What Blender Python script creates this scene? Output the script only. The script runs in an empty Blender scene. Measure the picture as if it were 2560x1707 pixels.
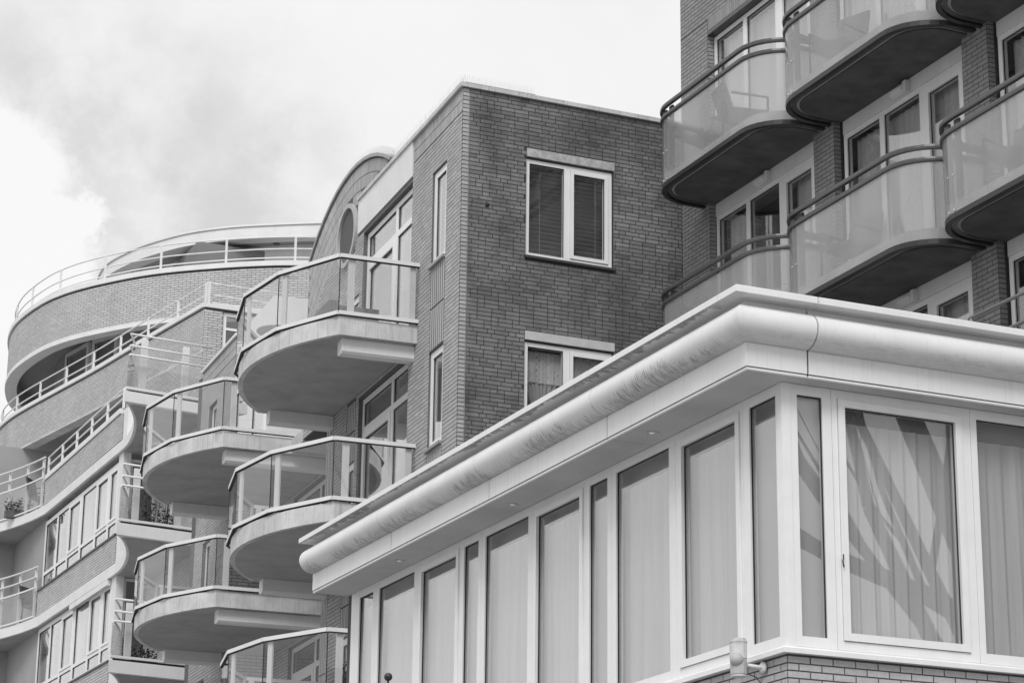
import bpy, math, random
from mathutils import Vector, Matrix
random.seed(11)
sc = bpy.context.scene
COL = sc.collection
# ------------------------------------------------------------------ camera
YAW, PITCH, ROLL, FPX = 1.1538, 0.2982, 0.0119, 6126.0
CAM = Vector((0, 0, 1.6))
_B = Vector((math.sin(YAW), 0, math.cos(YAW)))
_A = Vector((-math.cos(YAW), 0, math.sin(YAW)))
_Z = Vector((0, -1, 0))
_m = Matrix((_B, _A, _Z)).transposed()
_cp, _sp, _cr, _sr = math.cos(PITCH), math.sin(PITCH), math.cos(ROLL), math.sin(ROLL)
RC = Matrix(((_cr, -_sr, 0), (_sr, _cr, 0), (0, 0, 1))) @ Matrix(((1, 0, 0), (0, _cp, _sp), (0, -_sp, _cp))) @ _m
cd = bpy.data.cameras.new('camera')
cam = bpy.data.objects.new('camera', cd)
COL.objects.link(cam)
cd.sensor_width = 36.0
cd.lens = FPX / 2560 * 36
cd.clip_end = 3000
cd.clip_start = 0.1
M4 = Matrix((RC[0], -RC[1], -RC[2])).transposed().to_4x4()
M4.translation = CAM
cam.matrix_world = M4
sc.camera = cam


def proj(p):
    q = RC @ (Vector(p) - CAM)
    return 1280 + FPX * q.x / q.z, 853.5 + FPX * q.y / q.z, q.z


def raydir(x, y):
    return (RC.transposed() @ Vector(((x - 1280) / FPX, (y - 853.5) / FPX, 1))).normalized()


# ------------------------------------------------------------------ world, sun, exposure
TOSUN = Vector((-0.46, -0.66, 0.86)).normalized()
w = bpy.data.worlds.new('World')
sc.world = w
w.use_nodes = True
nt = w.node_tree
N = nt.nodes
L = nt.links
bg = N['Background']
bg.inputs[1].default_value = 0.1
sky = N.new('ShaderNodeTexSky')
sky.sky_type = 'NISHITA'
sky.sun_disc = False
sky.sun_elevation = math.asin(TOSUN.z)
sky.sun_rotation = math.atan2(TOSUN.x, TOSUN.y)
bw = N.new('ShaderNodeRGBToBW')
L.new(sky.outputs[0], bw.inputs[0])
tc = N.new('ShaderNodeTexCoord')
DIRV = tc.outputs['Generated']


def wnoise(scale, detail, rough, off=0.0):
    n = N.new('ShaderNodeTexNoise')
    n.inputs['Scale'].default_value = scale
    n.inputs['Detail'].default_value = detail
    n.inputs['Roughness'].default_value = rough
    a = N.new('ShaderNodeVectorMath')
    a.inputs[1].default_value = (off, off * .7, -off)
    L.new(DIRV, a.inputs[0])
    L.new(a.outputs[0], n.inputs['Vector'])
    return n


def wmath(op, a, b=None, clamp=False):
    n = N.new('ShaderNodeMath')
    n.operation = op
    n.use_clamp = clamp
    for i, v in enumerate((a, b)):
        if v is None:
            continue
        if isinstance(v, (int, float)):
            n.inputs[i].default_value = v
        else:
            L.new(v, n.inputs[i])
    return n.outputs[0]


def wrange(v, a, b, c, d, smooth=True):
    n = N.new('ShaderNodeMapRange')
    n.interpolation_type = 'SMOOTHSTEP' if smooth else 'LINEAR'
    for i, k in enumerate((a, b, c, d)):
        n.inputs[i + 1].default_value = k
    L.new(v, n.inputs[0])
    return n.outputs[0]


def wmix(f, a, b):
    n = N.new('ShaderNodeMix')
    for s, v in ((0, f), (2, a), (3, b)):
        if isinstance(v, (int, float)):
            n.inputs[s].default_value = v
        else:
            L.new(v, n.inputs[s])
    return n.outputs[0]


# direction warped by fine noise: uneven cloud edges
nz = wnoise(14, 9, .62)
sub = N.new('ShaderNodeVectorMath')
sub.operation = 'SUBTRACT'
sub.inputs[1].default_value = (.5, .5, .5)
L.new(nz.outputs['Color'], sub.inputs[0])
scl = N.new('ShaderNodeVectorMath')
scl.operation = 'SCALE'
scl.inputs['Scale'].default_value = .075
L.new(sub.outputs[0], scl.inputs[0])
addv = N.new('ShaderNodeVectorMath')
L.new(DIRV, addv.inputs[0])
L.new(scl.outputs[0], addv.inputs[1])


def wdist(px, py):
    d = N.new('ShaderNodeVectorMath')
    d.operation = 'DISTANCE'
    d.inputs[1].default_value = raydir(px, py)
    L.new(addv.outputs[0], d.inputs[0])
    return d.outputs['Value']


veil = wrange(wnoise(5.5, 7, .6, 3.1).outputs[0], .40, .70, 0, 1)      # thin grey veils all over the sky
cloudv = wmix(veil, 7.1, 6.55)
g = None
for (px, py, r) in ((330, 330, .085), (620, 560, .085), (110, 260, .07), (760, 760, .06), (420, 640, .06)):
    k = wrange(wdist(px, py), r * .15, r * 1.15, 1, 0)
    g = k if g is None else wmath('MAXIMUM', g, k)
g = wmath('MULTIPLY', g, wrange(wnoise(11, 9, .64, 1.7).outputs[0], .34, .62, .12, 1))
cloudv = wmix(wmath('MULTIPLY', g, .95), cloudv, 5.0)
cu = None
for (px, py, r) in ((-60, 480, .040), (110, 700, .034), (210, 560, .016), (180, 900, .03)):
    k = wrange(wdist(px, py), r * .80, r * 1.08, 1, 0)
    cu = k if cu is None else wmath('MAXIMUM', cu, k)
cloudv = wmix(cu, cloudv, 7.25)
fin = wmix(.93, bw.outputs[0], cloudv)
L.new(fin, bg.inputs[0])

sd = bpy.data.lights.new('sun', 'SUN')
sd.energy = 1.5
sd.angle = math.radians(25)
sd.color = (1, 1, 1)
sun = bpy.data.objects.new('sun', sd)
COL.objects.link(sun)
sun.rotation_euler = (-TOSUN).to_track_quat('-Z', 'Y').to_euler()
sun.location = (-20, -30, 60)
sc.view_settings.view_transform = 'Standard'
sc.view_settings.look = 'None'
sc.view_settings.exposure = 0.45
sc.view_settings.gamma = 1.0
sc.cycles.max_bounces = 8
sc.cycles.diffuse_bounces = 4
sc.cycles.glossy_bounces = 4
sc.cycles.transparent_max_bounces = 24
sc.cycles.transmission_bounces = 4
sc.cycles.caustics_reflective = False
sc.cycles.caustics_refractive = False


# ------------------------------------------------------------------ materials
def nodemat(name):
    m = bpy.data.materials.new(name)
    m.use_nodes = True
    t = m.node_tree
    return m, t, t.nodes, t.links, t.nodes['Principled BSDF']


def g3(v):
    return (v, v, v, 1)


def mnoise(t, scale, detail=5, rough=.6, stretch=(1, 1, 1)):
    geo = t.nodes.new('ShaderNodeNewGeometry')
    mp = t.nodes.new('ShaderNodeMapping')
    mp.inputs['Scale'].default_value = stretch
    t.links.new(geo.outputs['Position'], mp.inputs['Vector'])
    n = t.nodes.new('ShaderNodeTexNoise')
    n.inputs['Scale'].default_value = scale
    n.inputs['Detail'].default_value = detail
    n.inputs['Roughness'].default_value = rough
    t.links.new(mp.outputs[0], n.inputs['Vector'])
    return n.outputs[0]


def mrange(t, v, a, b, c, d):
    n = t.nodes.new('ShaderNodeMapRange')
    n.interpolation_type = 'SMOOTHSTEP'
    for i, k in enumerate((a, b, c, d)):
        n.inputs[i + 1].default_value = k
    t.links.new(v, n.inputs[0])
    return n.outputs[0]


def mmath(t, op, a, b, clamp=False):
    n = t.nodes.new('ShaderNodeMath')
    n.operation = op
    n.use_clamp = clamp
    for i, v in enumerate((a, b)):
        if isinstance(v, (int, float)):
            n.inputs[i].default_value = v
        else:
            t.links.new(v, n.inputs[i])
    return n.outputs[0]


def tocol(t, v):
    c = t.nodes.new('ShaderNodeCombineColor')
    for i in range(3):
        t.links.new(v, c.inputs[i])
    return c.outputs[0]


def bump(t, p, h, strength, dist=.01):
    b = t.nodes.new('ShaderNodeBump')
    b.inputs['Strength'].default_value = strength
    b.inputs['Distance'].default_value = dist
    t.links.new(h, b.inputs['Height'])
    t.links.new(b.outputs[0], p.inputs['Normal'])


def plain(name, base, rough=.55, var=.08, scale=3.0, spec=.3, metal=0, bmp=0.0, streak=0.0, speck=0.0):
    """painted / concrete surface: base colour with soft wear, rain streaks and specks"""
    m, t, n, l, p = nodemat(name)
    v = mmath(t, 'MULTIPLY', mrange(t, mnoise(t, scale), .25, .75, 1 - var, 1 + var * .5), base)
    if streak:
        s = mnoise(t, 6, 5, .65, (5, 5, .22))
        v = mmath(t, 'MULTIPLY', v, mrange(t, s, .50, .75, 1, 1 - streak))
    if speck:
        s = mnoise(t, 70, 2, .5)
        v = mmath(t, 'MULTIPLY', v, mrange(t, s, .66, .74, 1, 1 - speck))
    l.new(tocol(t, v), p.inputs['Base Color'])
    p.inputs['Roughness'].default_value = rough
    p.inputs['Specular IOR Level'].default_value = spec
    p.inputs['Metallic'].default_value = metal
    if bmp:
        bump(t, p, mnoise(t, 45, 6), bmp)
    return m


def brickmat(name, base, spread=.14, pit=.5, blotch=.25, rough=.85):
    m, t, n, l, p = nodemat(name)
    a = n.new('ShaderNodeAttribute')
    a.attribute_name = 'tint'
    o = n.new('ShaderNodeAttribute')
    o.attribute_type = 'OBJECT'
    o.attribute_name = 'otint'
    v = mmath(t, 'ADD', a.outputs['Fac'], o.outputs['Fac'])
    v = mmath(t, 'MULTIPLY_ADD', v, spread)
    v.node.inputs[2].default_value = 1.0
    v = mmath(t, 'MULTIPLY', v, base)
    v = mmath(t, 'MULTIPLY', v, mrange(t, mnoise(t, .75, 5, .62), .32, .68, 1 - blotch, 1 + blotch * .4))
    v = mmath(t, 'MULTIPLY', v, mrange(t, mnoise(t, 2.4, 4, .6, (1, 1, .22)), .45, .75, 1, 1 - blotch * .8))
    v = mmath(t, 'MULTIPLY', v, mrange(t, mnoise(t, 55, 4, .7), .35, .75, 1.06, .82))
    v = mmath(t, 'MULTIPLY', v, mrange(t, mnoise(t, 26, 1, .4), .74, .79, 1, 1 - pit))
    l.new(tocol(t, v), p.inputs['Base Color'])
    p.inputs['Roughness'].default_value = rough
    p.inputs['Specular IOR Level'].default_value = .15
    bump(t, p, mnoise(t, 90, 5, .7), .5, .004)
    return m


def thinfresnel(t, ior):
    """Fresnel of a thin sheet: the same on its front and its back face"""
    g = t.nodes.new('ShaderNodeNewGeometry')
    i = mrange(t, g.outputs['Backfacing'], 0, 1, ior, 1 / ior)
    i.node.interpolation_type = 'LINEAR'
    f = t.nodes.new('ShaderNodeFresnel')
    t.links.new(i, f.inputs[0])
    return f


def glassmat(name, tint=.93, ior=1.5, rough=0.0, boost=1.0):
    m, t, n, l, p = nodemat(name)
    n.remove(p)
    out = n['Material Output']
    tr = n.new('ShaderNodeBsdfTransparent')
    tr.inputs[0].default_value = g3(tint)
    gl = n.new('ShaderNodeBsdfGlossy')
    gl.inputs['Roughness'].default_value = rough
    gl.inputs[0].default_value = g3(.95)
    fr = thinfresnel(t, ior)
    mx = n.new('ShaderNodeMixShader')
    l.new(mmath(t, 'MULTIPLY', fr.outputs[0], boost, True), mx.inputs[0])
    l.new(tr.outputs[0], mx.inputs[1])
    l.new(gl.outputs[0], mx.inputs[2])
    l.new(mx.outputs[0], out.inputs[0])
    return m


def frosted(name, clear=.42, white=.62):
    m, t, n, l, p = nodemat(name)
    n.remove(p)
    out = n['Material Output']
    tr = n.new('ShaderNodeBsdfTransparent')
    tr.inputs[0].default_value = g3(.9)
    df = n.new('ShaderNodeBsdfDiffuse')
    tl = n.new('ShaderNodeBsdfTranslucent')
    v = mmath(t, 'MULTIPLY', mrange(t, mnoise(t, 1.1, 2, .5, (1, 1, .5)), .3, .7, .80, 1.06), white)
    c = tocol(t, v)
    l.new(c, df.inputs[0])
    l.new(c, tl.inputs[0])
    m1 = n.new('ShaderNodeMixShader')
    m1.inputs[0].default_value = .4
    l.new(df.outputs[0], m1.inputs[1])
    l.new(tl.outputs[0], m1.inputs[2])
    m2 = n.new('ShaderNodeMixShader')
    m2.inputs[0].default_value = clear
    l.new(m1.outputs[0], m2.inputs[1])
    l.new(tr.outputs[0], m2.inputs[2])
    gl = n.new('ShaderNodeBsdfGlossy')
    gl.inputs['Roughness'].default_value = .12
    fr = thinfresnel(t, 1.4)
    m3 = n.new('ShaderNodeMixShader')
    l.new(fr.outputs[0], m3.inputs[0])
    l.new(m2.outputs[0], m3.inputs[1])
    l.new(gl.outputs[0], m3.inputs[2])
    l.new(m3.outputs[0], out.inputs[0])
    return m


def clothmat(name, base, trans=.45, lace=False):
    m, t, n, l, p = nodemat(name)
    n.remove(p)
    out = n['Material Output']
    df = n.new('ShaderNodeBsdfDiffuse')
    tl = n.new('ShaderNodeBsdfTranslucent')
    v = mmath(t, 'MULTIPLY', mrange(t, mnoise(t, 9, 3, .5, (1, 1, .05)), .3, .7, .9, 1.04), base)
    c = tocol(t, v)
    l.new(c, df.inputs[0])
    l.new(c, tl.inputs[0])
    m1 = n.new('ShaderNodeMixShader')
    m1.inputs[0].default_value = trans
    l.new(df.outputs[0], m1.inputs[1])
    l.new(tl.outputs[0], m1.inputs[2])
    tr = n.new('ShaderNodeBsdfTransparent')
    m2 = n.new('ShaderNodeMixShader')
    if lace:
        geo = n.new('ShaderNodeNewGeometry')
        mp = n.new('ShaderNodeMapping')
        mp.inputs['Rotation'].default_value = (0, math.radians(45), 0)
        l.new(geo.outputs['Position'], mp.inputs[0])
        vo = n.new('ShaderNodeTexVoronoi')
        vo.inputs['Scale'].default_value = 15
        vo.inputs['Randomness'].default_value = .12
        l.new(mp.outputs[0], vo.inputs['Vector'])
        l.new(mrange(t, vo.outputs['Distance'], .18, .30, .75, .12), m2.inputs[0])
    else:
        m2.inputs[0].default_value = .06
    l.new(m1.outputs[0], m2.inputs[1])
    l.new(tr.outputs[0], m2.inputs[2])
    l.new(m2.outputs[0], out.inputs[0])
    return m


def roofmetal(name, base, z0, z1, zc0, zc1):
    """coated metal cornice; green-black algae streaks that start at the lower seam, runs with ragged tips"""
    m, t, n, l, p = nodemat(name)
    geo = n.new('ShaderNodeNewGeometry')
    sp = n.new('ShaderNodeSeparateXYZ')
    l.new(geo.outputs['Position'], sp.inputs[0])
    z = sp.outputs[2]
    y = sp.outputs[1]
    fine = mnoise(t, 75, 3, .8, (.12, 1.0, .07))
    patch = mnoise(t, 1.1, 4, .6, (.6, 1, .2))
    hgt = mmath(t, 'MULTIPLY', mrange(t, patch, .34, .72, .15, 1.0), z1 - z0)
    hgt = mmath(t, 'MULTIPLY', hgt, mrange(t, fine, .35, .68, .12, 1.15))
    rel = mmath(t, 'SUBTRACT', z, z0)
    d = mmath(t, 'SUBTRACT', hgt, rel)
    k = mrange(t, d, -.03, .05, 0, 1)
    k = mmath(t, 'MULTIPLY', k, mrange(t, fine, .34, .66, .30, 1))
    # wet upper edge below the coping
    edge = mmath(t, 'MULTIPLY', mrange(t, mnoise(t, 11, 6, .8, (.5, 1, 1)), .30, .66, .01, .16), mrange(t, mnoise(t, .55, 2), .36, .60, .25, 1))
    k2 = mrange(t, mmath(t, 'SUBTRACT', mmath(t, 'ADD', edge, 9.62), sp.outputs[0]), -.01, .02, 0, 1)
    k2 = mmath(t, 'MULTIPLY', k2, mrange(t, z, 8.0708, 8.0712, 1, 0))
    k2 = mmath(t, 'MULTIPLY', k2, mrange(t, z, 8.05, 8.055, 0, 1))
    # only the long damp side towards the left
    side = mrange(t, y, 17.25, 17.9, .22, 1)
    k = mmath(t, 'MULTIPLY', mmath(t, 'MAXIMUM', k, k2), side, True)
    v = mmath(t, 'MULTIPLY', mrange(t, mnoise(t, 2.2), .3, .7, .94, 1.02), base)
    s = mnoise(t, 7, 5, .6, (4, 4, .25))
    v = mmath(t, 'MULTIPLY', v, mrange(t, s, .52, .8, 1, .90))
    v = mmath(t, 'MULTIPLY', v, mmath(t, 'SUBTRACT', 1.0, mmath(t, 'MULTIPLY', k, .62)))
    l.new(tocol(t, v), p.inputs['Base Color'])
    p.inputs['Roughness'].default_value = .42
    p.inputs['Specular IOR Level'].default_value = .35
    return m


MAT = {}
MAT['torus'] = roofmetal('coated_metal_torus', .76, 7.70, 7.87, 8.2, 8.3)
MAT['coping_bay'] = roofmetal('coated_metal_coping', .80, 7.0, 7.05, 8.03, 8.068)
MAT['fascia'] = plain('coated_metal_fascia', .80, .45, .05, 1.5, streak=.10)
MAT['soffit_bay'] = plain('soffit_panel', .60, .6, .10, 1.2, speck=.45)
MAT['upvc'] = plain('white_window_frame', .82, .4, .04, 4, spec=.4, streak=.05, speck=.12)
MAT['upvc_dark_gap'] = plain('rubber_gasket', .03, .7)
MAT['white'] = plain('white_paint', .74, .5, .06, 2.5, streak=.08)
MAT['offwhite'] = plain('weathered_white_concrete', .60, .75, .20, 2.6, bmp=.15, streak=.38, speck=.35)
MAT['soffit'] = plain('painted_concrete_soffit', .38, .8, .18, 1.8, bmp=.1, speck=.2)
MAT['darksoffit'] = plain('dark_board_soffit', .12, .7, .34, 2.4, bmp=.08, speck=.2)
MAT['darkmetal'] = plain('dark_grey_metal', .075, .35, .12, 6, spec=.5)
MAT['blackmetal'] = plain('near_black_metal', .022, .4, .1, 6, spec=.5)
MAT['greymetal'] = plain('grey_metal', .30, .4, .1, 6, spec=.5)
MAT['alu'] = plain('pale_aluminium_rail', .72, .35, .05, 5, spec=.5)
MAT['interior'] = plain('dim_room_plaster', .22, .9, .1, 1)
MAT['greywall'] = plain('grey_render', .36, .85, .08, 1.5, bmp=.2)
MAT['greypanel'] = plain('pale_grey_infill_panel', .44, .5, .05, 1.0)
MAT['darkpane'] = plain('dark_tinted_pane', .12, .7, .05, 1, spec=.1)
MAT['plastic'] = plain('aged_plastic', .58, .3, .18, 14, spec=.5)
MAT['added_band_board'] = plain('grey_added_board', .34, .8, .06, 2)
MAT['stone'] = plain('rough_concrete_lintel', .46, .9, .30, 14, bmp=.5, speck=.35)
MAT['stone2'] = plain('smooth_concrete_lintel', .55, .85, .12, 5, bmp=.2)
MAT['lead'] = plain('dark_sill_slab', .06, .6, .2, 8)
MAT['ground'] = plain('paving', .30, .9, .2, .8, bmp=.3)
MAT['roof'] = plain('roof_felt', .18, .9, .2, 2)
MAT['b_light'] = brickmat('light_brick', .45, .10, .25, .10)
MAT['b_light2'] = brickmat('pale_cream_brick', .54, .08, .15, .08)
MAT['b_dark'] = brickmat('dark_weathered_brick', .225, .17, .6, .40)
MAT['b_right'] = brickmat('grey_brown_brick', .30, .10, .25, .10)
MAT['b_bay'] = brickmat('cream_base_brick', .50, .06, .2, .08)
MAT['m_light'] = plain('grey_mortar', .14, .95, .2, 20, bmp=.4)
MAT['m_dark'] = plain('dark_mortar_flute_shade', .055, .95, .25, 20, bmp=.4)  # mortar colour, also used as painted shade behind the flutes
MAT['m_mid'] = plain('brown_mortar', .09, .95, .2, 20, bmp=.4)
MAT['glass'] = glassmat('window_glass', .98, 1.52, 0, 1.9)
MAT['glass_p'] = glassmat('plain_window_glass', .97, 1.5, 0, .8)
MAT['glass_b'] = glassmat('balcony_glass', .95, 1.45, 0, 1.0)
MAT['frosted'] = frosted('translucent_acrylic', .70, .84)
MAT['curtain'] = clothmat('net_curtain', .86, .22)
MAT['curtain_bay'] = clothmat('cream_net_curtain', .74, .22)
MAT['curtain_d'] = clothmat('grey_curtain', .55)
MAT['lace'] = clothmat('lace_curtain', .72, .35, True)
MAT['slat'] = plain('blind_slat', .26, .5, .1, 5)
MAT['wicker'] = plain('grey_wicker', .22, .8, .3, 40, bmp=.8)
MAT['leaf'] = plain('leaf', .06, .6, .4, 9)
MAT['pot'] = plain('clay_pot', .12, .8, .2, 9)
MAT['bark'] = plain('bark', .05, .95, .3, 8, bmp=.6)
m_, t_, n_, l_, p_ = nodemat('lamp_lens')
p_.inputs['Base Color'].default_value = g3(.8)
p_.inputs['Roughness'].default_value = .2
p_.inputs['Emission Color'].default_value = g3(1)
p_.inputs['Emission Strength'].default_value = .12
MAT['lens'] = m_


# ------------------------------------------------------------------ mesh helpers
class MB:
    def __init__(s):
        s.v = []
        s.f = []
        s.tint = []
        s.sm = []

    def face(s, pts, tint=0.0, smooth=False):
        i = len(s.v)
        s.v += [tuple(p) for p in pts]
        s.f.append(tuple(range(i, i + len(pts))))
        s.tint.append(tint)
        s.sm.append(smooth)

    def box(s, T, u, o, z, tint=0.0, back=True):
        i = len(s.v)
        for a in u:
            for b in o:
                for c in z:
                    s.v.append(tuple(T(a, b, c)))
        fs = [(0, 1, 3, 2), (4, 6, 7, 5), (0, 4, 5, 1), (2, 3, 7, 6), (0, 2, 6, 4), (1, 5, 7, 3)]
        if not back:
            fs.pop(2)
        for f in fs:
            s.f.append(tuple(i + k for k in f))
            s.tint.append(tint)
            s.sm.append(False)

    def prism(s, poly, z0, z1, T=None):
        """vertical extrusion of a plan polygon (or in another frame through T(u, o, z))"""
        n = len(poly)
        T = T or (lambda a, b, c: (a, b, c))
        i = len(s.v)
        s.v += [tuple(T(p[0], p[1], z0)) for p in poly] + [tuple(T(p[0], p[1], z1)) for p in poly]
        for k in range(n):
            s.f.append((i + k, i + (k + 1) % n, i + n + (k + 1) % n, i + n + k))
        s.f.append(tuple(i + k for k in reversed(range(n))))
        s.f.append(tuple(i + n + k for k in range(n)))
        s.tint += [0.0] * (n + 2)
        s.sm += [False] * (n + 2)

    def sweep(s, path, prof, caps=True, smooth=False, closed=True):
        """profile of (outward, z) along a plan path; outward = left of travel; mitred"""
        n = len(path)
        P = [Vector(p).to_2d() if len(p) > 2 else Vector(p) for p in path]
        nr = []
        for k in range(n - 1):
            d = (P[k + 1] - P[k]).normalized()
            nr.append(Vector((-d.y, d.x)))
        mt = []
        for k in range(n):
            a = nr[max(k - 1, 0)]
            b = nr[min(k, n - 2)]
            q = a + b
            mt.append(q / (1 + a.dot(b)) if 1 + a.dot(b) > .1 else a)
        i = len(s.v)
        m = len(prof)
        for k in range(n):
            for (o, z) in prof:
                q = P[k] + mt[k] * o
                s.v.append((q.x, q.y, z))
        for k in range(n - 1):
            for j in range(m if closed else m - 1):
                a = i + k * m + j
                b = i + k * m + (j + 1) % m
                s.f.append((a, b, b + m, a + m))
                s.tint.append(0.0)
                s.sm.append(smooth)
        if caps and closed:
            s.f.append(tuple(i + j for j in range(m)))
            s.f.append(tuple(i + (n - 1) * m + j for j in reversed(range(m))))
            s.tint += [0.0, 0.0]
            s.sm += [False, False]

    def tube(s, pts, r, n=8, r2=None):
        P = [Vector(p) for p in pts]
        m = len(P)
        i = len(s.v)
        up = Vector((0, 0, 1))
        for k in range(m):
            d = (P[min(k + 1, m - 1)] - P[max(k - 1, 0)]).normalized()
            ref = up if abs(d.z) < .95 else Vector((1, 0, 0))
            a = d.cross(ref).normalized()
            b = a.cross(d).normalized()
            rr = r if r2 is None else r + (r2 - r) * k / (m - 1)
            for j in range(n):
                t = 2 * math.pi * j / n
                s.v.append(tuple(P[k] + a * (rr * math.cos(t)) + b * (rr * math.sin(t))))
        for k in range(m - 1):
            for j in range(n):
                a = i + k * n + j
                b = i + k * n + (j + 1) % n
                s.f.append((a, a + n, b + n, b))
                s.tint.append(0.0)
                s.sm.append(True)
        s.f.append(tuple(i + j for j in range(n)))
        s.f.append(tuple(i + (m - 1) * n + j for j in reversed(range(n))))
        s.tint += [0.0, 0.0]
        s.sm += [False, False]

    def lathe(s, c, prof, n=16, ax=None):
        """prof of (r, h) about an axis through c"""
        c = Vector(c)
        ax = Vector(ax or (0, 0, 1)).normalized()
        a = ax.cross(Vector((1, 0, 0)) if abs(ax.x) < .8 else Vector((0, 1, 0))).normalized()
        b = ax.cross(a)
        i = len(s.v)
        for (r, h) in prof:
            for j in range(n):
                t = 2 * math.pi * j / n
                s.v.append(tuple(c + ax * h + a * (r * math.cos(t)) + b * (r * math.sin(t))))
        for k in range(len(prof) - 1):
            for j in range(n):
                p = i + k * n + j
                q = i + k * n + (j + 1) % n
                s.f.append((p, q, q + n, p + n))
                s.tint.append(0.0)
                s.sm.append(True)
        s.f.append(tuple(i + j for j in reversed(range(n))))
        s.f.append(tuple(i + (len(prof) - 1) * n + j for j in range(n)))
        s.tint += [0, 0]
        s.sm += [False, False]

    def build(s, name, mat, parent=None, recalc=True, tint=False, kind=None):
        me = bpy.data.meshes.new(name)
        me.from_pydata(s.v, [], s.f)
        if tint:
            a = me.attributes.new('tint', 'FLOAT', 'FACE')
            a.data.foreach_set('value', s.tint)
        me.polygons.foreach_set('use_smooth', s.sm)
        if recalc:
            import bmesh
            bm = bmesh.new()
            bm.from_mesh(me)
            bmesh.ops.recalc_face_normals(bm, faces=bm.faces)
            bm.to_mesh(me)
            bm.free()
        me.materials.append(MAT[mat] if isinstance(mat, str) else mat)
        o = bpy.data.objects.new(name, me)
        COL.objects.link(o)
        if parent:
            o.parent = parent
        if kind:
            o['kind'] = kind
        return o


def tag(o, label, cat, group=None):
    o['label'] = label
    o['category'] = cat
    if group:
        o['group'] = group
    return o


def thing(name, label, cat, loc=(0, 0, 0), group=None):
    o = bpy.data.objects.new(name, None)
    o.empty_display_size = .3
    COL.objects.link(o)
    return tag(o, label, cat, group)


def catmull(pts, per=8):
    P = [Vector(p) for p in pts]
    P = [P[0] * 2 - P[1]] + P + [P[-1] * 2 - P[-2]]
    out = []
    for k in range(1, len(P) - 2):
        for j in range(per):
            t = j / per
            a, b, c, d = P[k - 1], P[k], P[k + 1], P[k + 2]
            out.append(.5 * ((2 * b) + (c - a) * t + (2 * a - 5 * b + 4 * c - d) * t * t + (3 * b - a - 3 * c + d) * t ** 3))
    out.append(P[-2])
    return out


class Curve:
    """plan curve by arc length; outward = left of travel"""
    def __init__(s, pts):
        s.p = [Vector(q) for q in pts]
        s.l = [0.0]
        for a, b in zip(s.p, s.p[1:]):
            s.l.append(s.l[-1] + (b - a).length)
        s.len = s.l[-1]

    def at(s, u):
        import bisect
        k = min(max(bisect.bisect_right(s.l, u) - 1, 0), len(s.p) - 2)
        t = (u - s.l[k]) / (s.l[k + 1] - s.l[k])
        q = s.p[k].lerp(s.p[k + 1], t)
        d = (s.p[k + 1] - s.p[k]).normalized()
        return q, d

    def T(s, u, o, z):
        q, d = s.at(u)
        return Vector((q.x - d.y * o, q.y + d.x * o, z))

    def off(s, o, step=.25, u0=0, u1=None):
        u1 = s.len if u1 is None else u1
        n = max(2, int((u1 - u0) / step))
        return [s.T(u0 + (u1 - u0) * k / n, o, 0).to_2d() for k in range(n + 1)]


# ------------------------------------------------------------------ brickwork
def wall_sheet(mb, T, u0, u1, z0, z1, openings=(), o=-.003, depth=.16):
    us = sorted({u0, u1, *[min(max(q, u0), u1) for op in openings for q in op[:2]]})
    zs = sorted({z0, z1, *[min(max(q, z0), z1) for op in openings for q in op[2:4]]})
    for a, b in zip(us, us[1:]):
        for c, d in zip(zs, zs[1:]):
            m, n = (a + b) / 2, (c + d) / 2
            if any(p[0] < m < p[1] and p[2] < n < p[3] for p in openings):
                continue
            k = max(1, int((b - a) / .6)) if T.__name__ == 'T' else 1
            for j in range(k):
                ua, ub = a + (b - a) * j / k, a + (b - a) * (j + 1) / k
                mb.face([T(ua, o, c), T(ub, o, c), T(ub, o, d), T(ua, o, d)])
    for p in openings:
        a, b, c, d = max(p[0], u0), min(p[1], u1), max(p[2], z0), min(p[3], z1)
        for q in (a, b):
            mb.face([T(q, o, c), T(q, o - depth, c), T(q, o - depth, d), T(q, o, d)])
        for q in (c, d):
            mb.face([T(a, o, q), T(b, o, q), T(b, o - depth, q), T(a, o - depth, q)])


def lay(rec, wall, mat, T, u0, u1, z0, z1, openings=(), bond='half', keep=None, seen=None, course=.0625, L_=.22, joint=.0125, proud=.0, jit=.0016):
    """bricks of one wall into rec: (score, wall, mat, T, u, z, len, h, tint, proud)"""
    rows = int(round((z1 - z0) / course))
    for r in range(rows):
        z = z0 + r * course
        zc = z + course / 2
        if bond == 'stack':
            u = u0
        elif bond == 'half':
            u = u0 - (L_ / 2 if r % 2 else 0)
        else:
            u = u0 - (random.choice((0, .055, .11, .165)) if r % 2 else random.choice((.11, .05, .165)))
        cuts = sorted([(p[0], p[1]) for p in openings if p[2] - .02 < zc < p[3] + .02])
        while u < u1:
            ln = L_
            if bond == 'wild' and random.random() < .26:
                ln = .11
            segs = [(max(u, u0), min(u + ln, u1))]
            for c in cuts:
                ns = []
                for a, b in segs:
                    if c[1] <= a or c[0] >= b:
                        ns.append((a, b))
                    else:
                        if c[0] > a:
                            ns.append((a, c[0]))
                        if c[1] < b:
                            ns.append((c[1], b))
                segs = ns
            for a, b in segs:
                if b - a < .03:
                    continue
                m = (a + b) / 2
                if keep and not keep(m, zc):
                    continue
                sc_ = 0.0
                if seen is None or seen(m, zc):
                    x, y, d = proj(T(m, 0, zc))
                    if 0 < x < 2560 and 0 < y < 1707:
                        e = proj(T(b, 0, zc))
                        sc_ = abs(e[0] - x) * course * FPX / d
                rec.append((sc_, wall, mat, T, m, zc, b - a - joint, course - joint, random.gauss(0, .55), proud + random.uniform(-jit, jit)))
            u += ln


_bm = {}


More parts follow.
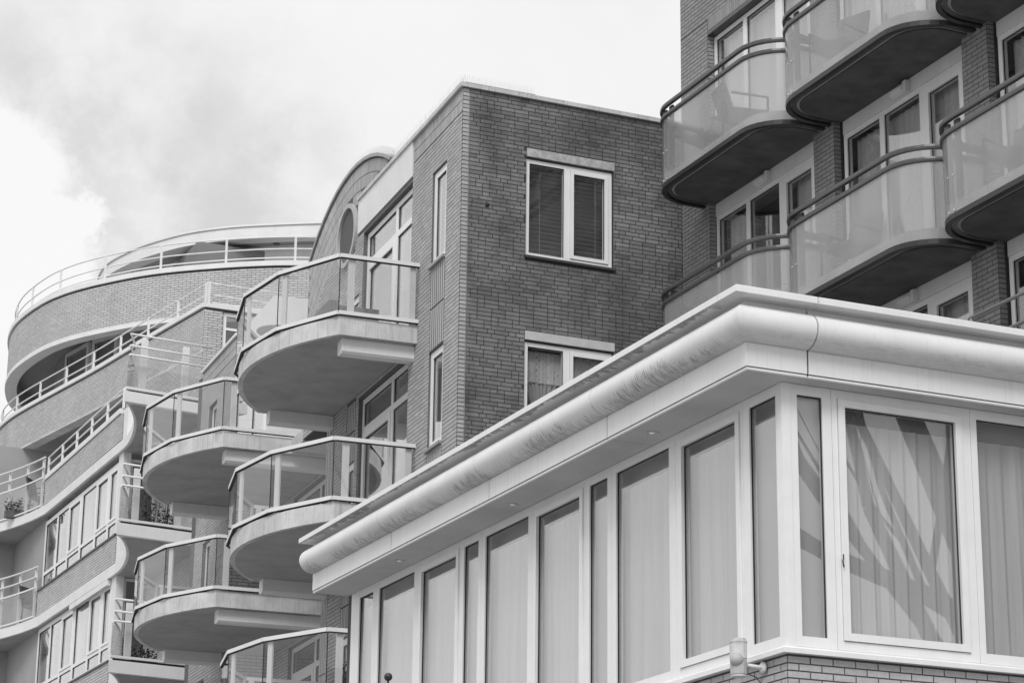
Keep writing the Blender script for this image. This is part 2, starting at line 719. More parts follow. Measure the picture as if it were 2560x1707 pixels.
def brick_mesh(ln, h, dep, mat):
    k = (round(ln, 2), round(h, 3), dep, mat)
    if k not in _bm:
        mb = MB()
        mb.box(lambda a, b, c: (a, b, c), (-k[0] / 2 + .001, k[0] / 2 - .001), (-dep, 0), (-h / 2, h / 2))
        me = bpy.data.meshes.new('brick')
        me.from_pydata(mb.v, [], mb.f)
        me.materials.append(MAT[mat])
        _bm[k] = me
    return _bm[k]


def lay_finish(rec, n=300, dep=.022):
    """the n that show largest become objects of their own, the rest one mesh for each wall"""
    rec.sort(key=lambda r: -r[0])
    rest = {}
    for k, (s, wall, mat, T, u, z, ln, h, tn, pr) in enumerate(rec):
        if k < n and s > 0:
            c = Vector(T(u, pr, z))
            eu = (Vector(T(u + .01, pr, z)) - c).normalized()
            eo = (Vector(T(u, pr + .01, z)) - c).normalized()
            ez = (Vector(T(u, pr, z + .01)) - c).normalized()
            o = bpy.data.objects.new('brick', brick_mesh(ln, h, dep, mat))
            COL.objects.link(o)
            o.parent = wall
            m = Matrix((eu, eo, ez)).transposed().to_4x4()
            m.translation = c
            o.matrix_world = m
            o['otint'] = tn
        else:
            mb = rest.setdefault((wall.name, mat), (wall, MB()))[1]
            i = len(mb.f)
            mb.box(T, (u - ln / 2, u + ln / 2), (-dep, pr), (z - h / 2, z + h / 2), tn, True)
    for (wn, mat), (wall, mb) in rest.items():
        mb.build('brickwork', mat, wall, recalc=False, tint=True, kind='stuff')


# ------------------------------------------------------------------ windows, curtains
def window(parent, T, u0, u1, z0, z1, o=-.06, fw=.07, dep=.07, vb=(), hb=(), sash=(), name='window', frame='upvc', glass='glass', sw=.065, sidew=None):
    """outer frame; vb = [(u, width)] posts, hb = [(z, width, columns or None)] transoms; sash = pane numbers with an opening sash"""
    mb = MB()
    sl, sr = sidew or (fw, fw)
    mb.box(T, (u0, u0 + sl), (o - dep, o), (z0, z1))
    mb.box(T, (u1 - sr, u1), (o - dep, o), (z0, z1))
    mb.box(T, (u0 + sl, u1 - sr), (o - dep, o - .002), (z1 - fw, z1))
    mb.box(T, (u0 + sl, u1 - sr), (o - dep, o - .002), (z0, z0 + fw))
    cols = []
    a = u0 + sl
    for (u, w_) in sorted(vb):
        mb.box(T, (u - w_ / 2, u + w_ / 2), (o - dep, o - .001), (z0 + fw, z1 - fw))
        cols.append((a, u - w_ / 2))
        a = u + w_ / 2
    cols.append((a, u1 - sr))
    panes = []
    for ci, (a, b) in enumerate(cols):
        c = z0 + fw
        for (z, w_, which) in sorted(hb, key=lambda q: q[0]):
            if which is not None and ci not in which:
                continue
            mb.box(T, (a, b), (o - dep, o - .003), (z - w_ / 2, z + w_ / 2))
            panes.append((a, b, c, z - w_ / 2))
            c = z + w_ / 2
        panes.append((a, b, c, z1 - fw))
    fr = mb.build(name, frame, parent)
    for k, (a, b, c, d) in enumerate(panes):
        if k in sash:
            mb = MB()
            g = .006
            a1, b1, c1, d1 = a + g, b - g, c + g, d - g
            mb.box(T, (a1, a1 + sw), (o - dep, o + .016), (c1, d1))
            mb.box(T, (b1 - sw, b1), (o - dep, o + .016), (c1, d1))
            mb.box(T, (a1 + sw, b1 - sw), (o - dep, o + .014), (c1, c1 + sw))
            mb.box(T, (a1 + sw, b1 - sw), (o - dep, o + .014), (d1 - sw, d1))
            mb.build('sash', frame, fr)
            mb = MB()
            mb.box(T, (a, b), (o - dep - .012, o - dep - .004), (c, d))
            mb.build('gasket', 'upvc_dark_gap', fr) if False else None
            a, b, c, d = a1 + sw, b1 - sw, c1 + sw, d1 - sw
        mb = MB()
        gs = .009
        mb.box(T, (a, a + gs), (o - .028, o - .016), (c, d))
        mb.box(T, (b - gs, b), (o - .028, o - .016), (c, d))
        mb.box(T, (a + gs, b - gs), (o - .028, o - .016), (d - gs, d))
        mb.build('gasket', 'upvc_dark_gap', fr)
        mb = MB()
        mb.box(T, (a + .004, b - .004), (o - .037, o - .030), (c + .002, d - .004))
        mb.build('pane', glass, fr)
    return fr


def curtain(name, label, T, u0, u1, z0, z1, o, amp=.03, waves=8, mat='curtain', group=None, gather=None, cat='curtain', seed=0):
    rnd = random.Random(seed + int(u0 * 100))
    nu = max(12, int(waves * 10))
    nz = 10
    ph = [rnd.uniform(0, 6.28) for _ in range(4)]
    mb = MB()
    grid = []
    for i in range(nu + 1):
        col = []
        f = i / nu
        for j in range(nz + 1):
            h = j / nz
            u = u0 + (u1 - u0) * f
            if gather:
                c, amt = gather
                u = u + (c - u) * amt * h ** .75
            a = amp * (.35 + .65 * h)
            wv = a * (math.sin(6.283 * waves * f + ph[0] + .6 * math.sin(6.283 * 1.7 * f + ph[1])) + .45 * math.sin(6.283 * waves * 2.3 * f + ph[2]))
            col.append(T(u, o + wv * .7, z1 + (z0 - z1) * h))
        grid.append(col)
    for i in range(nu):
        for j in range(nz):
            mb.face([grid[i][j], grid[i + 1][j], grid[i + 1][j + 1], grid[i][j + 1]], smooth=True)
    import bmesh
    ob = mb.build(name, mat, None, recalc=False)
    bm = bmesh.new()
    bm.from_mesh(ob.data)
    bmesh.ops.remove_doubles(bm, verts=bm.verts, dist=.0005)
    bm.to_mesh(ob.data)
    bm.free()
    return tag(ob, label, cat, group)


ID = lambda a, b, c: (a, b, c)
# ------------------------------------------------------------------ ground
mb = MB()
mb.face([(-700, -700, 0), (700, -700, 0), (700, 700, 0), (-700, 700, 0)])
o = mb.build('ground', 'ground')
o['kind'] = 'structure'

# ================================================================== 1. pavilion with the bay windows (nearest)
BX, BY = 10.28, 17.5


def TA(u, o, z):
    return Vector((BX - o, u, z))


def TB(u, o, z):
    return Vector((u, BY - o, z))


pav = thing('pavilion_building', 'white metal clad corner pavilion with rounded roof moulding and tall bay windows', 'building')
mb = MB()
wall_sheet(mb, TA, BY, 28.0, 0, 5.12)
wall_sheet(mb, TB, BX, 16.29, 0, 5.12)
pw = mb.build('wall', 'm_mid', pav, recalc=False)
rec = []
lay(rec, pw, 'b_bay', TA, BY, 22.0, 4.05, 5.1125, bond='half')
lay(rec, pw, 'b_bay', TB, BX, 14.0, 4.05, 5.1125, bond='half')
lay_finish(rec, 300)
# sill
mb = MB()
mb.sweep([(16.2, BY), (BX, BY), (BX, 28.0)], [(-.08, 5.125), (.065, 5.125), (.065, 5.165), (.03, 5.186), (-.08, 5.19)])
mb.build('sill', 'upvc', pav)
mb = MB()
mb.box(ID, (BX - .006, BX + .082), (BY - .006, BY + .058), (5.192, 7.463))
mb.build('corner_post', 'upvc', pav)
mb = MB()
mb.box(ID, (BX, BX + .1), (27.80, 27.98), (5.192, 7.463))
mb.build('corner_post', 'upvc', pav)
AW = [(17.56, 18.19, 17.61, 18.07, 0), (18.19, 19.45, 18.30, 19.31, 1), (19.45, 20.775, 19.58, 20.68, 0), (20.775, 21.37, 20.87, 21.27, 0),
      (21.37, 22.61, 21.47, 22.50, 1), (22.61, 23.95, 22.73, 23.85, 0), (23.95, 24.535, 24.04, 24.44, 0), (24.535, 25.79, 24.62, 25.66, 1),
      (25.79, 27.155, 25.91, 27.04, 0), (27.155, 27.80, 27.24, 27.70, 0)]
for (f0, f1, g0, g1, s) in AW:
    if s:
        window(pav, TA, f0 + .002, f1 - .002, 5.195, 7.463, 0, .078, .07, sash=(0,), sidew=(max(.03, g0 - f0 - .073), max(.03, f1 - g1 - .073)))
    else:
        window(pav, TA, f0 + .002, f1 - .002, 5.195, 7.463, 0, .09, .07, sidew=(g0 - f0 - .002, f1 - g1 - .002))
for (f0, f1, g0, g1) in ((17.56, 18.19, 0, 0), (20.775, 21.37, 0, 0), (23.95, 24.535, 0, 0), (27.155, 27.80, 0, 0)):
    mb = MB()
    mb.box(TA, (f0 + .01, f1 - .01), (-.12, -.10), (5.2, 7.26))
    mb.build('infill_panel', 'greypanel', pav)
BWIN = [(10.364, 10.77, 10.43, 10.677, 0), (10.77, 12.195, 10.898, 12.03, 1), (12.195, 13.72, 12.262, 13.62, 0), (13.72, 15.2, 13.82, 15.1, 0)]
for (f0, f1, g0, g1, s) in BWIN:
    if s:
        bw_ = window(pav, TB, f0 + .002, f1 - .002, 5.195, 7.463, 0, .078, .07, sash=(0,), sidew=(max(.03, g0 - f0 - .073), max(.03, f1 - g1 - .073)))
        mb = MB()
        mb.tube([TB(10.832, .03, 6.01), TB(10.830, .035, 5.975), TB(10.824, .03, 5.95), TB(10.826, .034, 5.93), TB(10.836, .03, 5.90)], .006)
        mb.build('latch', 'blackmetal', bw_)
    else:
        window(pav, TB, f0 + .002, f1 - .002, 5.195, 7.463, 0, .09, .07, sidew=(g0 - f0 - .002, f1 - g1 - .002))
mb = MB()
mb.box(TB, (10.37, 10.765), (-.12, -.10), (5.2, 7.36))
mb.box(TB, (13.82, 16.2), (-.12, -.10), (5.2, 7.36))
mb.build('infill_panel', 'greypanel', pav)
# rooms
mb = MB()
mb.box(ID, (10.75, 16.2), (17.95, 27.7), (0, 7.45))
mb.build('interior', 'greypanel', pav)
mb = MB()
mb.box(ID, (BX + .08, 16.2), (BY + .08, 27.9), (7.467, 7.55))
mb.build('ceiling', 'greypanel', pav)
mb = MB()
mb.box(TA, (17.72, 27.75), (-.26, -.20), (7.15, 7.46))
mb.box(TB, (10.42, 16.1), (-.26, -.20), (7.15, 7.46))
mb.build('added_band_board', 'added_band_board', pav)  # board added behind the glass to lighten the band above the curtains
# cornice panels
FX, FY = 9.82, 17.289
segs = [[(16.2, FY), (10.43, FY)], [(10.412, FY), (FX, FY), (FX, 19.933)], [(FX, 19.949), (FX, 22.702)], [(FX, 22.718), (FX, 25.482)], [(FX, 25.498), (FX, 28.14)]]
tor = [(.185 * math.cos(math.radians(a)), 7.862 + .157 * math.sin(math.radians(a))) for a in range(-90, 91, 10)]
for sg in segs:
    mb = MB()
    mb.sweep(sg, [(-.02, 7.497), (0, 7.497), (0, 7.703), (-.02, 7.703)])
    mb.build('fascia_panel', 'fascia', pav)
    mb = MB()
    mb.sweep(sg, [(-.03, 7.465), (-.010, 7.465), (-.006, 7.476), (-.010, 7.488), (-.03, 7.488)])
    mb.build('drip_bead', 'fascia', pav)
    mb = MB()
    mb.sweep(sg, tor + [(-.02, 8.019), (-.02, 7.705)], smooth=True)
    ob = mb.build('torus_panel', 'torus', pav)
    ob.data.set_sharp_from_angle(angle=math.radians(40))
    mb = MB()
    mb.sweep(sg, [(-.02, 8.021), (.004, 8.021), (.004, 8.069), (-.02, 8.069)])
    mb.build('frieze_panel', 'coping_bay', pav)
    mb = MB()
    mb.sweep(sg, [(-.35, 8.07), (.2, 8.07), (.2, 8.124), (.194, 8.13), (-.35, 8.13)])
    mb.build('coping_panel', 'coping_bay', pav)
mb = MB()
mb.sweep([(16.2, FY), (FX, FY), (FX, 28.12)], [(-.06, 7.47), (-.03, 7.47), (-.03, 8.068), (-.06, 8.068)])
mb.build('cornice_backing', 'blackmetal', pav)
mb = MB()
mb.box(ID, (FX + .3, 16.2), (FY + .3, 28.1), (8.0, 8.085))
mb.build('roof', 'roof', pav)
ys = [17.31, 19.9, 22.95, 26.3, 28.12]
for a, b in zip(ys, ys[1:]):
    mb = MB()
    mb.box(ID, (FX + .012, BX), (a + .004, b - .004), (7.466, 7.480))
    mb.build('soffit_panel', 'soffit_bay', pav)
mb = MB()
mb.box(ID, (BX + .003, 16.2), (FY + .021, BY), (7.466, 7.480))
mb.build('soffit_panel', 'soffit_bay', pav)
mb = MB()
mb.box(ID, (BX + .003, 16.2), (27.985, 28.1), (0, 7.46))
mb.build('end_wall', 'm_mid', pav)
for nm, (x, y) in (('nearest the building corner', (10.058, 19.49)), ('in the middle of the long eave', (10.081, 22.70)), ('farthest along the long eave', (10.064, 25.85))):
    t = thing('recessed_spotlight', 'small round spotlight set in the pavilion soffit, ' + nm, 'spotlight', group='spotlights in the pavilion soffit')
    mb = MB()
    mb.lathe((x, y, 7.456), [(.066, .012), (.066, .0), (.05, 0), (.045, .009)], 24)
    mb.build('ring', 'soffit_bay', t)
    mb = MB()
    mb.lathe((x, y, 7.458), [(.024, .004), (.024, .0), (.016, -.002), (.004, -.003)], 20)
    mb.build('lens', 'lens', t)

# curtains behind the pavilion windows
names = ['in the first wide window left of the corner', 'in the second wide window from the corner', 'in the third wide window from the corner', 'in the fourth wide window from the corner', 'in the fifth wide window from the corner', 'in the last wide window at the far end']
k = 0
for (f0, f1, g0, g1, s) in AW:
    if g1 - g0 > .8:
        curtain('net_curtain', 'pale net curtain ' + names[k] + ' of the pavilion', TA, f0 - .01, f1 + .01, 5.2, 7.235, -.15, .022, 5 + k % 3, 'curtain_bay', group='net curtains of the pavilion', seed=k)
        k += 1
curtain('net_curtain', 'pleated white net curtain in the big opening window right of the pavilion corner', TB, 10.78, 12.2, 5.2, 7.22, -.16, .035, 9, 'curtain_bay', group='net curtains of the pavilion', seed=31)
curtain('net_curtain', 'pleated white net curtain in the rightmost pavilion window cut by the picture edge', TB, 12.21, 13.8, 5.2, 7.22, -.16, .035, 9, 'curtain_bay', group='net curtains of the pavilion', seed=57)

# sensor lamp under the sill
t = thing('sensor_lamp', 'white plastic motion sensor unit on a bracket under the pavilion sill by the corner', 'sensor')
cx, cy = BX - .245, 17.875
mb = MB()
prof = []
for q in range(12):
    a = 2 * math.pi * q / 12
    prof.append((cx + .085 * math.cos(a) * (1 if math.cos(a) < 0 else .8), cy + .085 * math.sin(a)))
prof = [(cx + (x - cx) * .93, cy + (y - cy) * .93) for x, y in prof]
mb.prism(prof, 5.115, 5.25)
mb.prism([(cx + (x - cx) * 1.06, cy + (y - cy) * 1.06) for x, y in prof], 5.25, 5.263)
mb.prism([(cx + (x - cx) * .86, cy + (y - cy) * .86) for x, y in prof], 5.263, 5.285)
mb.build('housing', 'plastic', t)
mb = MB()
mb.prism([(cx + (x - cx) * .97, cy + (y - cy) * .97) for x, y in prof], 4.985, 5.10)
mb.build('lens_window', 'greypanel', t)
mb = MB()
mb.prism([(cx + (x - cx) * .9, cy + (y - cy) * .9) for x, y in prof], 4.965, 5.116)
mb.build('lower_shell', 'plastic', t)
mb = MB()
mb.lathe((cx - .05, cy - .045, 5.10), [(.002, .045), (.03, .038), (.05, .018), (.058, 0), (.05, -.012)], 16, ax=(-.6, -.8, -.2))
mb.build('visor', 'greypanel', t)
mb = MB()
mb.tube([(cx + .05, cy, 5.07), (BX - .07, cy - .01, 5.06), (BX - .01, cy - .01, 5.06)], .018)
mb.lathe((BX - .012, cy - .01, 5.06), [(.05, 0), (.05, -.02), (.03, -.03)], 14, ax=(1, 0, 0))
mb.build('bracket', 'alu', t)
mb = MB()
mb.tube([(cx + .04, cy - .02, 5.0), (BX - .10, cy - .03, 4.97), (BX - .04, cy - .05, 4.88), (BX - .02, cy - .05, 4.6), (BX - .02, cy - .05, 4.2)], .005)
mb.build('cable', 'blackmetal', t)

# thin pole with a ball, in front of the pavilion
t = thing('ball_topped_pole', 'thin black pole with a ball finial rising at the bottom edge', 'pole')
mb = MB()
mb.tube([(5.023, 13.029, 0), (5.023, 13.029, 3.6), (5.023, 13.029, 3.855)], .018, 10, .006)
mb.build('pole', 'blackmetal', t)
mb = MB()
mb.lathe((5.023, 13.029, 3.876), [(.0238 * math.sin(a * math.pi / 12) + .0003, -.0238 * math.cos(a * math.pi / 12)) for a in range(13)], 20)
mb.build('finial', 'blackmetal', t)

# ================================================================== 2. brick apartment house in the middle
MX, MY = 12.70, 30.54
_a = math.radians(86.3)
CA, SA = math.cos(_a), math.sin(_a)


def TM(s, o, z):
    return Vector((MX + s * CA - o * SA, MY + s * SA + o * CA, z))


def TMV(s, z, o):
    return TM(s, o, z)


def TMB(u, o, z):
    return Vector((MX + u, MY - o, z))


mid = thing('brick_apartment_house', 'brick apartment house with dark end wall, curved gable and rounded glass balconies in the middle', 'building')
FLOORS = (0, -2.8, -5.6)
CORN = lambda x, y: y < 707 + (1842 - x) * .584 - 8


def seen_mid(T):
    def f(u, z):
        x, y, d = proj(T(u, 0, z))
        return CORN(x, y) and z > 9
    return f


# dark end wall
opsB = [(1.025, 2.437, 13.17, 14.86), (1.025, 2.437, 10.37, 12.05)]
mb = MB()
wall_sheet(mb, TMB, 0, 3.75, 0, 15.63, opsB)
wb = mb.build('end_wall', 'm_dark', mid, recalc=False)
rec = []
lay(rec, wb, 'b_dark', TMB, .115, 3.59, 9.0, 15.625, opsB, bond='wild', seen=seen_mid(TMB))
lay(rec, wb, 'b_light', TMB, 0, .108, 9.0, 15.625, (), bond='stack', seen=seen_mid(TMB), L_=.108, proud=.002)
mb = MB()
mb.box(TMB, (.1085, .1145), (-.01, -.0005), (8, 15.62))
mb.build('joint_sealant', 'greypanel', wb)
# long wall
ARC_C, ARC_Z, ARC_R = 5.56, 12.08, 4.22


def arc_z(s):
    return ARC_Z + math.sqrt(max(0, ARC_R ** 2 - (s - ARC_C) ** 2))


opsA = []
for fz in FLOORS:
    opsA += [(2.30, 4.85, 12.55 + fz, 14.97 + fz), (.67, 1.31, 13.27 + fz, 14.74 + fz), (5.02, 5.50, 12.65 + fz, 14.0 + fz)]
RWC = (5.76, 15.22, .50)
flute = [(.67, 1.31, 11.95, 13.25), (.67, 1.31, 9.15, 10.45), (5.02, 5.50, 11.2, 12.2), (6.27, 6.63, 6.5, 9.5), (6.27, 6.63, 9.5, 12.2), (.67, 1.31, 6.3, 7.6), (5.02, 5.5, 8.4, 9.4)]
mb = MB()
wall_sheet(mb, TM, 0, 6.65, 0, 12.3, [p for p in opsA if p[2] < 12.3])
wall_sheet(mb, TM, 0, 8.15, 12.3, 15.1, [p for p in opsA if p[2] > 12.3])
mb.face([TM(6.65, -.003, 12.3), TM(8.15, -.003, 12.3), TM(8.15, -1, 12.3), TM(6.65, -1, 12.3)])
mb.face([TM(6.65, -.003, 0), TM(6.65, -1, 0), TM(6.65, -1, 12.3), TM(6.65, -.003, 12.3)])
n = 40
for i in range(n):
    a, b = 8.15 * i / n, 8.15 * (i + 1) / n

    def top(s):
        return arc_z(s) if s > 3.45 else 15.63
    mb.face([TM(a, -.01, 15.1), TM(b, -.01, 15.1), TM(b, -.01, top(b)), TM(a, -.01, top(a))])
# return of the curved gable and party wall
mb.face([TM(8.15, -.01, 12.3), TM(8.15, -.5, 12.3), TM(8.15, -.5, arc_z(8.15)), TM(8.15, -.01, arc_z(8.15))])
wa = mb.build('long_wall', 'm_light', mid, recalc=False)
inr = lambda s, z: (s - RWC[0]) ** 2 + (z - RWC[1]) ** 2 < .56 ** 2
opsA2 = opsA + flute + [(2.28, 5.17, 15.03, 15.7), (0, 2.30, 15.26, 15.7)]
lay(rec, wa, 'b_light', TM, 0, 8.15, 6.0, 15.7, opsA2, bond='wild', seen=seen_mid(TM),
    keep=lambda s, z: (s < 6.65 or z > 12.3) and (z < 15.26 or s > 3.4) and not inr(s, z) and (s < 3.4 or math.hypot(s - ARC_C, z - ARC_Z) < 3.13 or z < 13.6))


# soldier rows of the gable, laid round the curve
def TP(u, o, wv):
    a = u / 3.7
    return TM(ARC_C + wv * math.sin(a), o, ARC_Z + wv * math.cos(a))


def pkeep(u, wv):
    a = u / 3.7
    s, z = ARC_C + wv * math.sin(a), ARC_Z + wv * math.cos(a)
    return 3.5 < s < 8.12 and z > 13.6 and not inr(s, z) and not (s < 5.19 and z < 15.7)


for r in range(5):
    lay(rec, wa, 'b_light', TP, -2.2, 3.3, 3.98 - r * .22, 4.20 - r * .22, bond='half', keep=pkeep, seen=seen_mid(lambda u, o, z: TP(u, o, z)), course=.218, L_=.0625, joint=.013)
# soldier courses below the roof edge and fluted panels between the slit windows
for r in range(2):
    lay(rec, wa, 'b_light', TM, 0.0, 2.29, 15.265 + r * .18, 15.445 + r * .18, bond='half', seen=seen_mid(TM), course=.178, L_=.0625, joint=.013)
for (a, b, c, d) in flute:
    mb = MB()
    mb.face([TM(a, -.0018, c), TM(b, -.0018, c), TM(b, -.0018, d), TM(a, -.0018, d)])
    mb.build('flute_shade_sheet', 'm_dark', wa, recalc=False)  # dark sheet stands in for the deep shade between the flutes
    for r in range(2):
        hh = (d - c) / 2
        lay(rec, wa, 'b_light', TM, a, b, c + r * hh, c + r * hh + hh, bond='half', seen=seen_mid(TM), course=hh, L_=.09, joint=.026, proud=.002)

# ---- units two and three, further along the same front
opsC = []
for q in (7.07,):
    for fz in FLOORS:
        if fz < 0:
            opsC += [(2.30 + q, 4.85 + q, 12.55 + fz, 14.97 + fz), (5.02 + q, 5.5 + q, 12.65 + fz, 14.0 + fz), (14.74, 15.38, 13.27 + fz, 14.74 + fz)]
SET = -.9


def TF(s_, o_, z_):
    return TM(s_, o_ + SET, z_)


def TV(u_, o_, z_):      # side of the far pier, facing the camera
    return TM(13.3 - o_, -u_, z_)


mb = MB()
wall_sheet(mb, TF, 6.65, 13.3, 0, 12.5, [p for p in opsC if p[0] < 13])
wall_sheet(mb, TM, 13.3, 16.1, 0, 12.5, [p for p in opsC if p[0] > 13])
wall_sheet(mb, TV, 0, .9, 0, 12.5)
wc = mb.build('far_wall', 'm_light', mid, recalc=False)
lay(rec, wc, 'b_light', TF, 6.65, 13.3, 4.0, 12.5, [p for p in opsC if p[0] < 13], bond='half', seen=lambda u, z: False)
lay(rec, wc, 'b_light', TM, 13.3, 16.1, 4.0, 12.5, [p for p in opsC if p[0] > 13], bond='half', seen=lambda u, z: False)
lay(rec, wc, 'b_light', TV, 0, .9, 4.0, 12.5, (), bond='half', seen=lambda u, z: False)
ops3 = [(14.74, 15.38, 13.27, 14.74)]
mb = MB()
wall_sheet(mb, TM, 13.3, 16.1, 12.5, 15.64, ops3)
mb.face([TM(13.3, -.01, 12.5), TM(13.3, -3, 12.5), TM(13.3, -3, 15.64), TM(13.3, -.01, 15.64)])
wd = mb.build('far_pier_wall', 'm_light', mid, recalc=False)
lay(rec, wd, 'b_light', TM, 13.3, 16.1, 12.5, 15.25, ops3, bond='half', seen=seen_mid(TM))
for r in range(2):
    lay(rec, wd, 'b_light', TM, 13.3, 16.1, 15.265 + r * .18, 15.445 + r * .18, bond='half', seen=seen_mid(TM), course=.178, L_=.0625, joint=.013)
lay_finish(rec, 300)
mb = MB()
mb.box(TM, (10.5, 13.29), (-3.2, .0), (12.5, 15.63))
mb.build('white_roof_block', 'white', mid)
mb = MB()
mb.box(TM, (8.16, 10.49), (-3.2, -.02), (12.3, 12.52))
mb.build('terrace', 'offwhite', mid)
mb = MB()
mb.sweep([TM(13.25, 0, 0).to_2d(), TM(16.14, 0, 0).to_2d()], [(-.25, 15.64), (.04, 15.64), (.04, 15.70), (-.25, 15.70)])
mb.build('coping', 'white', mid)

# rooms and roof
mb = MB()
mb.box(TM, (.5, 6.6), (-9, -.62), (0, 12.2))
mb.box(TM, (6.61, 15.9), (-9, -1.5), (0, 12.19))
mb.box(TM, (.5, 8.0), (-3.4, -.62), (12.2, 15.55))
mb.build('interior', 'interior', mid)
mb = MB()
mb.prism([(12.8, 30.64), (16.25, 30.64), (17.0, 39), (TM(8.1, -.2, 0).x, TM(8.1, -.2, 0).y)], 15.5, 15.6)
mb.build('roof', 'roof', mid)
# copings
e1, e2, e3 = TM(1.7, 0, 0).to_2d(), TM(3.5, 0, 0).to_2d(), TM(5.17, 0, 0).to_2d()
gp = Vector((CA, SA)) * .008
for sg in ([(16.29, MY), (15.55, MY)], [(15.542, MY), (13.1, MY)], [(13.092, MY), (MX, MY), e1], [e1 + gp, e2], [e2 + gp, e3]):
    mb = MB()
    mb.sweep(sg, [(-.28, 15.632), (.045, 15.632), (.045, 15.695), (-.28, 15.705)])
    mb.build('coping', 'offwhite', mid)
n = 26
for i in range(n):
    a0 = math.asin((3.45 - ARC_C) / ARC_R)
    a1 = math.asin((8.17 - ARC_C) / ARC_R)
    if i % 2:
        continue
    p, q = a0 + (a1 - a0) * i / n, a0 + (a1 - a0) * (i + 2) / n - .0008
    mb = MB()
    poly = [(ARC_C + r_ * math.sin(a_), ARC_Z + r_ * math.cos(a_)) for r_, a_ in ((ARC_R + .004, p), (ARC_R + .06, p), (ARC_R + .06, q), (ARC_R + .004, q))]
    mb.prism(poly, -.3, .035, TMV)
    mb.build('gable_coping', 'greymetal', mid)
# gable thickness
mb = MB()
poly = [(ARC_C + (ARC_R - .01) * math.sin(a0 + (a1 - a0) * i / 24), ARC_Z + (ARC_R - .01) * math.cos(a0 + (a1 - a0) * i / 24)) for i in range(25)] + [(8.14, 15.08), (3.46, 15.08)]
mb.prism(poly, -.3, -.02, TMV)
mb.build('gable', 'm_light', mid)
# white panel over the top windows
mb = MB()
mb.box(TM, (2.302, 5.17), (-.2, .015), (15.055, 15.628))
mb.build('fascia_panel', 'white', mid)
# bird spikes along the roof edge and gable
mb = MB()
rs = random.Random(3)


def wire(base, d):
    b = Vector(base)
    e = b + Vector(d)
    sde = Vector((.0010, -.0007, 0))
    mb.face([b - sde, b + sde, e + sde * .6, e - sde * .6])


for i in range(120):
    s = 5.1 * i / 120
    for k in (-1, 1):
        wire(TM(s, .0, 15.70), (rs.uniform(-.015, .015) - .035 * k, k * .012, .12))
for i in range(36):
    u = 1.15 * i / 36
    for k in (-1, 1):
        wire(TMB(u, .0, 15.70), (rs.uniform(-.012, .012), -.035 * k, .12))
for i in range(100):
    a = a0 + (a1 - a0) * i / 100
    for k in (-1, 1):
        b = TM(ARC_C + (ARC_R + .06) * math.sin(a), -.05, ARC_Z + (ARC_R + .06) * math.cos(a))
        wire(b, Vector((-.04 * k, math.sin(a) * .12, math.cos(a) * .12)))
mb.build('bird_spikes', 'greymetal', mid, recalc=False, kind='stuff')
mb = MB()
mb.box(TM, (0, 5.1), (-.02, .02), (15.706, 15.716))
mb.box(TMB, (.03, 1.15), (-.02, .02), (15.706, 15.716))
mb.build('spike_strip', 'greymetal', mid)
# round window
t0 = MB()
ring = []
for i in range(40):
    a = 2 * math.pi * i / 40
    b = 2 * math.pi * (i + 1) / 40
    q = [(RWC[0] + r_ * math.cos(x_), RWC[1] + r_ * math.sin(x_)) for r_, x_ in ((.47, a), (.545, a), (.545, b), (.47, b))]
    t0.prism(q, -.03, .05, TMV)
rw = t0.build('round_window', 'greypanel', mid)
mb = MB()
mb.prism([(RWC[0] + .46 * math.cos(2 * math.pi * i / 40), RWC[1] + .46 * math.sin(2 * math.pi * i / 40)) for i in range(40)], -.012, .004, TMV)
mb.build('pane', 'darkpane', rw)

# windows of the end wall
for zt, kind in ((14.70, 0), (11.90, 1)):
    wn = window(mid, TMB, 1.032, 2.43, zt - 1.5, zt, -.035, .058, .08, vb=[(1.70, .095)], sash=(1,), sw=.052, glass='glass_p')
    mb = MB()
    mb.box(TMB, (1.00, 2.47), (-.12, .035), (zt - 1.54, zt - 1.503))
    mb.build('sill', 'lead', wn)
    mb = MB()
    mb.box(TMB, (1.03, 2.455), (-.1, .012), (zt + .03, zt + .157))
    mb.build('lintel', 'stone' if kind == 0 else 'stone2', wn)
    mb = MB()
    mb.box(TMB, (1.03, 2.435), (-.1, -.03), (zt + .002, zt + .028))
    mb.build('shadow_gap', 'lead', wn)
mb = MB()
for i in range(22):
    z = 13.27 + i * .064
    mb.face([TMB(1.11, -.17, z), TMB(2.36, -.17, z), TMB(2.36, -.125, z + .034), TMB(1.11, -.125, z + .034)])
    mb.face([TMB(1.11, -.125, z + .0355), TMB(2.36, -.125, z + .0355), TMB(2.36, -.17, z + .0015), TMB(1.11, -.17, z + .0015)])
for u in (1.3, 2.2):
    mb.box(TMB, (u - .004, u + .004), (-.122, -.120), (13.27, 14.66))
tag(mb.build('venetian_blind', 'slat', None, recalc=False), 'dark venetian blind lowered in the upper window of the dark brick end wall', 'blind')
curtain('lace_curtain', 'patterned lace valance across the lower window of the dark brick end wall', TMB, 1.1, 2.37, 11.36, 11.82, -.18, .012, 9, 'lace', seed=4)
curtain('tied_curtain', 'gathered drape in the left pane of the lower end wall window', TMB, 1.10, 1.66, 10.55, 11.42, -.20, .05, 7, 'curtain_d', gather=(1.40, .80), seed=8)
curtain('tied_curtain', 'gathered drape in the right pane of the lower end wall window', TMB, 1.76, 2.36, 10.55, 11.42, -.20, .05, 7, 'curtain_d', gather=(2.06, .80), seed=9)
